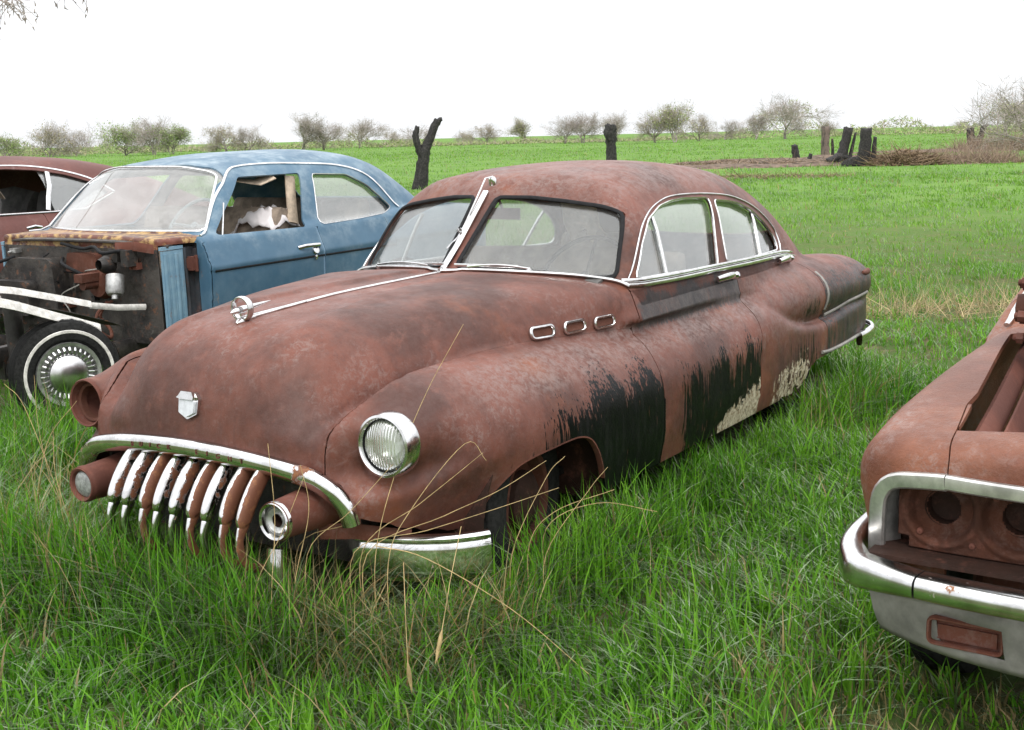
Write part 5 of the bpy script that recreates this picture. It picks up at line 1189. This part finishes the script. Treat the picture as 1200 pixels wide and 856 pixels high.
def straw():
    Vs, Fs, Cs = [], {3: [], 4: []}, []; base = 0
    for cx, cy, sx, sy, n, h, ln in ((-.06,-.58,.10,.22,620,.34,1.0),(-.12,-.2,.10,.4,240,.34,.9),(.20,-1.02,.14,.10,320,.34,1.0),(-.1,.7,.2,.3,260,.42,.9),(.1,1.0,.2,.2,300,.46,.9),(.10,-.62,.16,.22,520,.40,1.0),(.38,-1.05,.16,.10,220,.34,1.1),(.02,-.42,.12,.26,330,.36,.9),(-.05,.1,.10,.5,160,.30,.8),(.75,-1.12,.40,.08,170,.32,1.0),(-.5,-.75,.35,.3,110,.26,1.4),(.25,1.55,.35,.5,330,.40,.7),(-.05,2.1,.4,.4,200,.42,.8),(1.2,-1.5,.5,.3,140,.16,1.8),(.8,-2.6,.7,.3,160,.10,2.2),(-1.0,-1.8,.6,.5,220,.09,2.4),(.4,-2.0,.4,.3,120,.12,2.),(2.4,-1.6,.5,.3,90,.12,2.)):
        x = cx+rng.normal(0, sx, n); y = cy+rng.normal(0, sy, n); ok = under(x, y) < .0; x, y = x[ok], y[ok]; n = len(x)
        V, F, m = blades(x, y, h*rng.uniform(.5, 1.35, n), .0040*rng.uniform(.6, 1.5, n), rng.uniform(0, 2*math.pi, n), np.abs(rng.normal(ln, .4, n)), 5)
        Vs.append(V); c = np.where((rng.uniform(0, 1, n) < .3)[:, None], np.array((.24, .15, .07)), DRY)*rng.uniform(.7, 1.15, n)[:, None]; Cs.append(np.repeat(c, m, 0))
        for f in F: Fs[f.shape[1]].append(f+base)
        base += len(V)
    o = mesh_obj('dry_grass', np.concatenate(Vs), [np.concatenate(Fs[k]) for k in (3, 4)], M_GRASS, attrs=dict(gcol=np.concatenate(Cs))); tag(o, 'bleached dead grass caught round the nose of the rusted sedan', kind='stuff')
    b = MB()
    for L in STALKS:
        P = smooth_open(L, 6); b.sweep(P, [.6, .6, .5], np.linspace(.0017, .0009, len(P)), np.linspace(.0017, .0009, len(P)), 5)
    for p, d in (((-.35, -1.26, .33), (.2, .05, -1)), ((-.17, -1.25, .36), (-.25, .1, -1))):
        p = np.array(p); d = np.array(d)/np.linalg.norm(d); b.sweep([p, p+d*.02, p+d*.06, p+d*.10], [.7, .7, .1], [.002, .008, .007, .001], [.002, .006, .006, .001], 7); b.tube([p, p-d*.10+[.05, .03, .02], p-d*.25+[.16, .1, 0]], .0012, 5)
    o = b.build('dry_stalks', flat('dry_stalk', (.42, .31, .15), .8, var=.3, sc=30)); tag(o, 'long dry grass stalks leaning across the rusted sedan', kind='stuff')
STALKS = [[(0.117, -0.777, 0.1),(0.117, -0.777, 0.42),(0.221, -0.804, 0.709),(0.328, -0.854, 0.939),(0.447, -0.929, 1.157)], [(0.326, -0.343, 0.1),(0.326, -0.343, 0.42),(0.365, -0.347, 0.698),(0.407, -0.364, 0.952)], [(0.355, -0.398, 0.1),(0.355, -0.398, 0.42),(0.394, -0.37, 0.567),(0.444, -0.365, 0.705)], [(0.144, -0.701, 0.1),(0.144, -0.701, 0.42),(0.253, -0.858, 0.57),(0.314, -0.958, 0.662),(0.366, -1.048, 0.746)], [(0.117, -0.741, 0.1),(0.117, -0.741, 0.42),(0.29, -0.935, 0.533),(0.419, -1.073, 0.607),(0.537, -1.188, 0.696)], [(0.11, -0.692, 0.1),(0.11, -0.692, 0.42),(0.236, -0.902, 0.493),(0.337, -1.075, 0.555),(0.462, -1.28, 0.633)], [(-0.137, -0.545, 0.1),(-0.137, -0.545, 0.32),(-0.076, -0.521, 0.559),(-0.033, -0.469, 0.801)], [(-0.082, -0.595, 0.1),(-0.082, -0.595, 0.34),(-0.03, -0.629, 0.591),(-0.034, -0.607, 0.746)], [(-0.143, -0.484, 0.1),(-0.143, -0.484, 0.34),(-0.054, -0.527, 0.51),(0.029, -0.561, 0.682)], [(-0.102, -0.959, 0.55),(-0.04, -1.106, 0.514),(0.058, -1.347, 0.363),(0.134, -1.567, 0.175)], [(0.084, -0.856, 0.1),(0.084, -0.856, 0.42),(0.164, -0.89, 0.576),(0.313, -1.014, 0.785),(0.358, -1.066, 0.724)], [(0.598, -1.074, 0.1),(0.598, -1.074, 0.36),(0.649, -1.15, 0.481),(0.756, -1.329, 0.558)], [(0.493, -1.07, 0.1),(0.493, -1.07, 0.36),(0.616, -1.139, 0.611),(0.679, -1.178, 0.677)], [(0.598, -1.143, 0.1),(0.598, -1.143, 0.34),(0.698, -1.26, 0.561),(0.729, -1.318, 0.643)], [(0.074, -0.479, 0.1),(0.074, -0.479, 0.42),(0.212, -0.631, 0.495),(0.345, -0.755, 0.628)], [(0.021, -0.565, 0.1),(0.021, -0.565, 0.42),(0.106, -0.686, 0.562),(0.192, -0.805, 0.717)], [(0.791, -1.028, 0.1),(0.791, -1.028, 0.36),(0.924, -1.169, 0.442),(1.054, -1.348, 0.4)], [(0.435, 1.308, 0.1),(0.435, 1.308, 0.3),(0.436, 1.359, 0.565),(0.451, 1.375, 0.791)], [(0.206, 0.929, 0.1),(0.206, 0.929, 0.3),(0.203, 1.111, 0.713),(0.186, 1.211, 0.815)], [(-0.061, 0.514, 0.1),(-0.061, 0.514, 0.3),(-0.072, 0.582, 0.559),(-0.06, 0.59, 0.751)], [(-0.003, 0.841, 0.1),(-0.003, 0.841, 0.3),(0.092, 0.841, 0.624),(0.196, 0.772, 0.782)]]
straw()

# ---- burnt stumps
def make_char():
    t = NT('charred_wood'); s = t.noise(1, 5, .7, vec=t.scale((9, 9, 2.2))); c = t.noise(16, 5, .7)
    t.set(Base_Color=t.mix(t.ramp(t.math('ADD', s, t.attr('bark')), .56, .78), t.mix(t.ramp(c, .4, .7), (.014, .013, .013), (.055, .049, .046)), (.17, .13, .105)), Roughness=.85); t.bump(t.math('ADD', s, c), .7, .04); return t.m
M_CHAR = make_char()
def log(b, P, r, n=16, seed=0, bark=0.0):
    P = smooth_open(P, 5); m = len(P); rr = np.interp(np.linspace(0, 1, m), np.linspace(0, 1, len(r)), r); n0 = b.n
    b.sweep(P, [1, .3, 0], rr, rr, n, a=bark); V = b.V[-1]; q = np.random.default_rng(seed)
    lump = 1+.16*np.sin(np.arange(n)*2*math.pi/n*3+seed)+.10*np.sin(np.arange(n)*2*math.pi/n*5+seed*2)
    for i in range(m): V[i*n:(i+1)*n] = P[i]+(V[i*n:(i+1)*n]-P[i])*(lump*(1+.08*q.normal(size=n)))[:, None]
    V[(m-1)*n:m*n, 2] += q.normal(0, .35, n)*rr[-1]*.5
def stump(name, base, logs, label, cat='stump', group='burnt stumps in the field', bark=0.0):
    x, y = base; root = empty(name, label=label, cat=cat, group=group); root.location = (x, y, float(gz(x, y))-.05)
    for k, (P, r, bk) in enumerate(logs):
        b = MB(); log(b, P, r, 16, k*7+int(x), bk); b.build('trunk' if k == 0 else 'limb', M_CHAR, root, sharp=None, attr='bark')
    return root
# sideways in the picture is (sin, -cos) of the camera's heading
SX, SY = math.sin(CAM_YAW), -math.cos(CAM_YAW)
def lat(d, z, dep=0.0): return (d*SX+dep*math.cos(CAM_YAW), d*SY+dep*math.sin(CAM_YAW), z)
stump('burnt_tree', (28.86, 20.25), [([lat(-.12, 0), lat(-.02, .6), lat(.06, 1.2), lat(.20, 1.5), lat(.42, 2.0), lat(.50, 2.2)], [.23, .19, .17, .13, .11, .09], -.1), ([lat(.0, 1.05), lat(-.12, 1.35), lat(-.20, 1.7), lat(-.13, 2.0)], [.13, .10, .09, .06], -.1), ([lat(.48, 2.05), lat(.56, 2.18), lat(.64, 2.2)], [.08, .07, .05], -.1)], 'charred forked tree stump standing behind the roofs of the blue and rusted sedans', 'burnt tree')
stump('charred_stump', (30.2, 14.36), [([lat(0, 0), lat(.02, .7), lat(.03, 1.3), lat(0, 1.6), lat(.03, 1.88)], [.18, .155, .14, .18, .14], -.08)], 'single charred post like stump sticking up above the roof of the rusted sedan')
stump('charred_stump', (60.6, 18.0), [([lat(0, 0), lat(-.03, .9), lat(-.02, 1.80)], [.24, .18, .19], .22), ([lat(.35, 0), lat(.34, .7), lat(.30, 1.2)], [.09, .07, .05], .1)], 'brownish upright burnt stump on the left of the big burnt cluster')
stump('charred_stump', (55.4, 15.5), [([lat(-.15, 0), lat(.10, .8), lat(.28, 1.72)], [.30, .21, .19], -.1), ([lat(.3, 0), lat(.45, .7), lat(.62, 1.5)], [.10, .08, .05], .05), ([lat(-.6, .1), lat(-.1, .35), lat(.3, .3)], [.25, .28, .2], -.1)], 'leaning black burnt stump in the middle of the big burnt cluster')
stump('charred_stump', (51.6, 13.3), [([lat(-.12, 0), lat(.02, .8), lat(.06, 1.66)], [.30, .25, .24], -.1), ([lat(.35, .1), lat(.42, .7), lat(.46, 1.3)], [.12, .10, .07], -.1), ([lat(-.9, 0), lat(-.5, .22), lat(0, .2)], [.2, .24, .18], -.1), ([lat(.2, .0), lat(.7, .25), lat(.95, .1)], [.16, .16, .1], 0)], 'thickest black burnt stump on the right of the big burnt cluster')
stump('charred_stump', (58.68, 18.9), [([lat(0, 0), lat(-.05, .5), lat(-.12, .95)], [.20, .17, .15], -.1)], 'short black burnt stump at the end of the brush strip')
stump('charred_stump', (55.5, 17.2), [([lat(0, 0), lat(.10, .3), lat(.16, .55)], [.13, .10, .07], -.1)], 'smallest black burnt stick leaning beside the short burnt stump')
stump('charred_stump', (84.4, 16.0), [([lat(-.1, 0), lat(-.18, .9), lat(-.26, 1.5)], [.30, .24, .20], -.1), ([lat(.1, 0), lat(.45, .8), lat(.62, 1.6)], [.24, .18, .12], -.1), ([lat(.6, 1.5), lat(.95, 1.65)], [.1, .06], -.1)], 'V shaped pair of burnt trunks by the brush at the right edge')
# ---- raked brush and bare earth round the stumps
def patch(name, cx, cy, rx, ry, h, col, label):
    n, m = 40, 14; V = []
    for i in range(m+1):
        for j in range(n):
            a = j*2*math.pi/n; k = i/m; w = 1+.22*math.sin(3*a+cx)+.14*math.sin(7*a+cy)
            dx, dy = lat(math.cos(a)*rx*k*w, 0, math.sin(a)*ry*k*w)[:2]; V.append((cx+dx, cy+dy, float(gz(cx+dx, cy+dy))+.03+h*(1-k**2)*(.6+.8*float(vnoise(cx+dx, cy+dy, .8, 21)))-.06*(k > .95)))
    F = [(i*n+j, i*n+(j+1) % n, (i+1)*n+(j+1) % n, (i+1)*n+j) for i in range(m) for j in range(n)]
    o = mesh_obj(name, np.array(V), [np.array(F)], col); tag(o, label, kind='structure'); o['category'] = 'bare earth'
M_EARTH = flat('ash_and_mulch', (.13, .095, .07), .95, var=.6, sc=3, bump=.6)
patch('earth_strip', 57.2, 17.6, 8.2, 2.6, .30, M_EARTH, 'brown strip of bare earth and mulch round the burnt stumps')
patch('earth_strip', 50.5, 18.6, 6.0, 1.4, .15, M_EARTH, 'thin brown strip of raked mulch left of the burnt stumps')
patch('earth_strip', 82.0, 14.5, 9.0, 2.4, .15, M_EARTH, 'brown earth at the foot of the brush by the right edge')
def twigs(pts, L, w, up, seed, cols):
    """loose sticks as slender three-sided slivers"""
    q = np.random.default_rng(seed); n = len(pts); d = q.normal(size=(n, 3)); d[:, 2] = np.abs(d[:, 2])*up; d /= np.linalg.norm(d, axis=1, keepdims=True)
    L = L*q.uniform(.5, 1.4, n)[:, None]; s = np.cross(d, q.normal(size=(n, 3))); s /= np.linalg.norm(s, axis=1, keepdims=True); s2 = np.cross(d, s); w = (w*q.uniform(.6, 1.4, n))[:, None]
    a = pts; e = pts+d*L; V = np.stack([a+s*w, a-s*w*.5+s2*w*.86, a-s*w*.5-s2*w*.86, e], 1).reshape(-1, 3); b = (np.arange(n)*4)[:, None]
    F = np.concatenate([b+np.array([[0, 1, 3]]), b+np.array([[1, 2, 3]]), b+np.array([[2, 0, 3]])])
    c = np.array(cols)[q.integers(0, len(cols), n)]*q.uniform(.7, 1.25, n)[:, None]
    return V, F, np.repeat(c, 4, 0)
def make_twig():
    t = NT('twigs_and_buds'); t.set(Base_Color=t.acol('gcol'), Roughness=.9, Specular_IOR_Level=.1); return t.m
M_TWIG = make_twig()
def brush(name, cx, cy, rx, ry, h, n, L, w, up, cols, label, seed, kind=None, cat='brush pile'):
    q = np.random.default_rng(seed); a = q.uniform(0, 2*math.pi, n); k = np.sqrt(q.uniform(0, 1, n)); X = np.cos(a)*k*rx; D = np.sin(a)*k*ry
    x = cx+X*SX+D*math.cos(CAM_YAW); y = cy+X*SY+D*math.sin(CAM_YAW); z = gz(x, y)+h*(1-k**1.5)*q.uniform(0, 1, n)
    V, F, c = twigs(np.stack([x, y, z], 1), L, w, up, seed, cols); o = mesh_obj(name, V, [F], M_TWIG, smooth=False, attrs=dict(gcol=c)); tag(o, label, kind='stuff'); return o
BR = [(.20,.14,.09), (.28,.20,.13), (.12,.085,.06), (.33,.25,.17)]
brush('brush_pile', 52.0, 11.6, 1.5, 1.0, .70, 1200, .8, .022, .35, BR, 'pile of cut brown branches beside the burnt stump cluster', 3)
brush('dry_brush', 54.0, 9.3, 2.4, 1.2, .25, 2000, .8, .010, 1.6, [(.30,.215,.165), (.25,.18,.15), (.36,.28,.20)], 'fine reddish brush standing beside the pile of cut branches', 4)
brush('mulch_litter', 56.0, 17.3, 8.5, 2.8, .25, 3200, .5, .014, .3, BR+[(.05,.04,.035)], 'loose sticks and mulch scattered round the burnt stumps', 5)
brush('mulch_litter', 36.5, 13.5, 4.5, 1.2, .10, 1200, .5, .010, .3, BR, 'raked sticks and straw on the strip behind the rusted sedan', 6)
brush('dry_brush', 81.8, 12.6, 4.2, 2.0, .5, 2600, 1.3, .016, 1.2, [(.27,.20,.15), (.22,.165,.13), (.32,.25,.18)], 'tangle of bare brown brush by the right edge', 7)
brush('dead_weeds', 9.0, -1.5, 2.2, .5, .06, 900, .34, .0030, 1.4, [(.46,.37,.21), (.38,.30,.17)], 'bleached dead weeds in the strip of grass behind the right hand car', 8)

# ---- trees
def tree_meshes(seed, H, spread, style, ntw=3600):
    """trunk and limbs as one tapered mesh; twigs, buds and young leaves as the crown"""
    q = np.random.default_rng(seed); tb = MB(); tips = []
    def grow(p, d, L, r, dep):
        n = 4 if dep else 3; P = [p]; dd = d.copy()
        for i in range(n):
            dd = dd+q.normal(0, .13, 3)+[0, 0, .05]; dd /= np.linalg.norm(dd); P.append(P[-1]+dd*L/n)
        tb.sweep(np.array(P), [1, .2, .1], np.linspace(r, r*.62, n+1), np.linspace(r, r*.62, n+1), 6 if dep < 2 else 4, caps=False)
        if dep >= 2: tips.extend([(P[-1], dd, L), (P[2], dd, L)])
        if dep >= 3: return
        for c in range(int(q.integers(4, 6)) if dep < 2 else 3):
            a = q.uniform(0, 2*math.pi); t = q.uniform(.45, 1.0) if c else 1.0; k = min(n, int(t*n)); o = P[k]
            ang = q.uniform(.40, 1.15)*spread; u = np.cross(dd, [math.cos(a), math.sin(a), .3]); u /= np.linalg.norm(u)
            grow(o, dd*math.cos(ang)+u*math.sin(ang), L*(q.uniform(1.0, 1.45) if dep == 0 else q.uniform(.55, .8)), r*.52, dep+1)
    for k in range(2 if style in ('bare', 'mixed') else 3):
        d0 = np.array([q.normal(0, .07), q.normal(0, .07), 1.0]) if k == 0 else np.array([q.normal(0, .4), q.normal(0, .4), 1.0]); d0 /= np.linalg.norm(d0)
        grow(np.array([q.normal(0, .12), q.normal(0, .12), 0]) if k else np.zeros(3), d0, H*.20, H*.011, 0)
    T = np.array([t[0] for t in tips]); D = np.array([t[1] for t in tips]); Ls = np.array([t[2] for t in tips])
    i = q.integers(0, len(T), ntw); p = T[i]+q.normal(0, .025*H, (ntw, 3)); d = D[i]+q.normal(0, .55, (ntw, 3))+[0, 0, .15]; d /= np.linalg.norm(d, axis=1, keepdims=True)
    bare = [(.34,.295,.27), (.38,.33,.295), (.30,.265,.24)]; L = H*.10*q.uniform(.4, 1.3, ntw)[:, None]  # twig colours paled: distance haze and glare are put into them
    s = np.cross(d, q.normal(size=(ntw, 3))); s /= np.linalg.norm(s, axis=1, keepdims=True); w = H*.0013
    V = np.stack([p+s*w, p-s*w, p+d*L], 1).reshape(-1, 3); F = np.arange(ntw*3).reshape(-1, 3); C = np.repeat(np.array(bare)[q.integers(0, 3, ntw)], 3, 0)
    nl = {'bare': 0, 'bud': 1400, 'green': 5200, 'mixed': 2600, 'bush': 1500}[style]
    if nl:
        i = q.integers(0, len(T), nl); gap = q.uniform(0, 1, len(T))[i]; ok = gap > .18; i = i[ok]; nl = len(i)
        c = T[i]+q.normal(0, .034*H, (nl, 3)); a = q.normal(size=(nl, 3)); b = np.cross(a, q.normal(size=(nl, 3))); a /= np.linalg.norm(a, axis=1, keepdims=True); b /= np.linalg.norm(b, axis=1, keepdims=True); sz = H*.0095*q.uniform(.6, 1.5, nl)[:, None]
        V2 = np.stack([c-a*sz, c+b*sz*.6, c+a*sz, c-b*sz*.6], 1).reshape(-1, 3); F2 = np.arange(nl*4).reshape(-1, 4)+len(V)
        pal = {'bud': [(.36,.33,.17), (.33,.28,.18)], 'green': [(.25,.36,.10), (.33,.42,.14), (.20,.30,.08)], 'mixed': [(.33,.38,.14), (.28,.34,.12), (.36,.33,.19)], 'bush': [(.25,.27,.10), (.19,.24,.07), (.24,.20,.12)]}[style]
        V = np.concatenate([V, V2]); C = np.concatenate([C, np.repeat(np.array(pal)[q.integers(0, len(pal), nl)]*q.uniform(.75, 1.2, nl)[:, None], 4, 0)]); F = [F, F2]
    else: F = [F]
    z0 = max(V[:, 2].max(), max(v[:, 2].max() for v in tb.V)); k = H/z0
    tb.V = [v*k for v in tb.V]; V = V*k
    tm = tb.build('trunk', M_BARK); cm = mesh_obj('crown', V, F, M_TWIG, smooth=False, attrs=dict(gcol=C)); a, b = tm.data, cm.data
    bpy.data.objects.remove(tm); bpy.data.objects.remove(cm); return a, b
M_BARK = flat('haze_pale_bark', (.30, .265, .24), .95, var=.35, sc=2)  # bark lightened in its colour to fade the far trees like haze
VAR = {}
def tree(px, top, D, style, seed, spread, label, name='tree', cat='tree', base=None):
    """px: bearing of the trunk as a column of the 1200-wide frame, top: its height over the eye line in the same units at distance D"""
    a = CAM_YAW - math.atan((px-600)/1460.5); x, y = CAM[0]+D*math.cos(a), CAM[1]+D*math.sin(a); z = float(gz(x, y))-.1
    top = top*1.06; H = CAM[2]-z + top*D/1460.5
    key = (style, seed, spread)
    if key not in VAR: VAR[key] = tree_meshes(seed, 1.0*7, spread, style)
    t = empty(name, label=label, cat=cat, group='trees along the field edge'); t.location = (x, y, z); t.rotation_euler = (0, 0, seed*1.7+px); s = H/7; t.scale = (s*rng.uniform(1.15, 1.5), s*rng.uniform(1.15, 1.5), s)
    for nm, me in zip(('trunk', 'crown'), VAR[key]): o = bpy.data.objects.new(nm, me); COL.objects.link(o); o.parent = t
for args in (
    (22, 22, 210, 'green', 1, 1.0, 'rounded fresh green tree at the far left of the tree line'),
    (72, 34, 230, 'bud', 2, 1.2, 'wide twiggy grey brown tree right of the far left green tree'),
    (103, 30, 235, 'bare', 3, 1.15, 'leafless tree with a broad crown between two budding trees at the left'),
    (160, 34, 220, 'green', 4, .9, 'leafy yellow green tree above the front of the blue sedan'),
    (192, 36, 215, 'bare', 5, 1.0, 'bare tree growing out of the yellow green trees above the blue sedan'),
    (214, 30, 215, 'green', 6, .85, 'narrow yellow green tree above the blue sedan windshield'),
    (276, 26, 240, 'bud', 7, 1.25, 'low spreading brown tree above the blue sedan roof'),
    (298, 27, 240, 'bare', 2, 1.2, 'bare round crowned tree beside the low brown tree over the blue roof'),
    (364, 36, 225, 'bare', 8, 1.1, 'tall bare tree with fine open crown over the rear of the blue roof'),
    (388, 30, 225, 'bare', 9, .9, 'slim bare tree leaning right over the rear of the blue roof'),
    (430, 31, 250, 'bare', 10, .9, 'thin upright bare tree left of the forked burnt stump'),
    (470, 12, 290, 'bud', 7, 1.25, 'small distant rounded tree just left of the forked burnt stump'),
    (497, 22, 260, 'bare', 3, 1.15, 'pale bare tree directly behind the forked burnt stump'),
    (553, 10, 300, 'bud', 2, 1.2, 'smallest low bushy tree right of the forked burnt stump'),
    (577, 18, 280, 'bud', 11, 1.1, 'low rounded budding tree between the forked stump and the lone post'),
    (622, 24, 270, 'mixed', 12, .6, 'slender pale green tree standing alone on the skyline'),
    (668, 29, 240, 'bare', 10, .9, 'left one of two thin bare trees before the lone burnt post'),
    (687, 30, 240, 'bare', 5, 1.0, 'right one of two thin bare trees before the lone burnt post'),
    (722, 30, 250, 'bare', 9, .9, 'pale bare tree behind the lone burnt post'),
    (772, 32, 215, 'bud', 13, 1.0, 'dense brownish tree left of the tallest olive tree'),
    (795, 40, 210, 'mixed', 14, .8, 'tallest olive green tree on the skyline over the roof of the rusted sedan'),
    (822, 24, 225, 'bud', 11, 1.1, 'low brown bushy tree right of the tallest olive tree'),
    (852, 20, 235, 'bare', 2, 1.2, 'bare rounded tree at the start of the hedge'),
    (887, 26, 230, 'bare', 8, 1.1, 'bare tree rising from the green hedge left of the open topped tree'),
    (922, 45, 220, 'bare', 15, .95, 'tall open bare tree with few wide limbs above the hedge'),
    (968, 15, 240, 'bud', 13, 1.0, 'low brown tree just left of the burnt stump cluster'),
    (1122, 7, 330, 'bud', 7, 1.25, 'flat topped distant tree between the stump cluster and the right edge'),
    (1176, 36, 150, 'mixed', 6, .85, 'pale budding tree near the right edge of the field'),
    (1214, 78, 72, 'bare', 3, 1.15, 'big bare twiggy tree at the right edge of the picture'),
    ): tree(*args)
# hedge: the low scrub that joins the trees into one line
def hedge():
    q = np.random.default_rng(9); n = 24000; px = q.uniform(-500, 1750, n); env = vnoise(px, px*0, 60, 31)*.6+vnoise(px, px*0, 22, 32)*.4
    h = np.where((px > 850) & (px < 1000), 4.6, np.where((px > 520) & (px < 760), 1.4, 2.4))*(.15+1.9*sstep(.35, .85, env)); D = q.uniform(250, 290, n)
    a = CAM_YAW-np.arctan((px-600)/1460.5); x = CAM[0]+D*np.cos(a); y = CAM[1]+D*np.sin(a); z = gz(x, y)+h*q.uniform(0, 1, n)**1.3
    V, F, c = twigs(np.stack([x, y, z], 1), .9, .09, 1.0, 10, [(.31,.36,.16), (.28,.25,.19), (.36,.38,.18), (.32,.27,.22), (.25,.31,.13)]); o = mesh_obj('hedgerow', V, [F], M_TWIG, smooth=False, attrs=dict(gcol=c)); tag(o, 'low scrub hedge along the far edge of the field', kind='stuff')
hedge()
# the bare tree beyond the left edge whose lowest twigs hang into the picture
def left_tree():
    D = 13.0
    def at(px, py, d=D):
        a = CAM_YAW-math.atan((px-600)/1460.5); dd = d/math.cos(math.atan((px-600)/1460.5)); return np.array([CAM[0]+dd*math.cos(a), CAM[1]+dd*math.sin(a), CAM[2]+(160-(px-600)*.0242-py)*d/1460.5])
    root = empty('overhanging_tree', label='bare tree beyond the left edge whose drooping twigs hang into the top corner', cat='tree'); b = MB(); bx = at(-420, 0); g0 = float(gz(bx[0], bx[1]))
    b.sweep(smooth_open([(bx[0], bx[1], g0-.1), (bx[0]+.05, bx[1], g0+1.5), (bx[0], bx[1]+.1, g0+3.2), (bx[0]-.1, bx[1]+.1, g0+6)], 5), [1, 0, 0], np.linspace(.28, .12, 16), np.linspace(.28, .12, 16), 10)
    top = np.array([bx[0], bx[1]+.1, g0+3.4]); limb = smooth_open([top, at(-320, -170), at(-180, -130), at(-60, -75)], 5); b.sweep(limb, [0, 0, 1], np.linspace(.10, .018, 16), np.linspace(.10, .018, 16), 8)
    b.sweep(smooth_open([top+[0, 0, 1], at(-500, -400), at(-560, -600)], 5), [1, 0, 0], np.linspace(.12, .03, 11), np.linspace(.12, .03, 11), 8); b.build('trunk', M_BARK, root)
    q = np.random.default_rng(2); c = MB()
    main = [[(-60,-75),(-20,-25),(8,8),(10,16)], [(-60,-75),(-10,-30),(20,2),(35,10),(45,18),(55,32)], [(-60,-75),(0,-30),(26,0),(38,9)], [(-60,-75),(30,-60),(75,-20),(104,0),(118,12)], [(10,10),(9,30)], [(38,9),(50,7),(58,12)], [(38,10),(47,15)], [(-60,-75),(60,-55),(110,-20),(128,2)]]
    for L in main:
        P = smooth_open([at(*p, D+q.normal(0, .05)) for p in L], 4); c.sweep(P, [0, 0, 1], np.linspace(.013, .0045, len(P)), np.linspace(.013, .0045, len(P)), 5)
        for k in range(9):
            p = P[q.integers(len(P)//3, len(P))]; e = p+q.normal(0, .09, 3)+[0, 0, -.06]; c.sweep([p, (p+e)/2+q.normal(0, .01, 3), e], [0, 0, 1], [.0045, .0035, .002], [.0045, .0035, .002], 4)
            c.sweep([e, e+q.normal(0, .012, 3)+[0, 0, -.02], e+q.normal(0, .014, 3)+[0, 0, -.05]], [1, 0, 0], [.003, .010, .001], [.003, .007, .001], 4)
    c.build('crown', M_BARK, root)
left_tree()
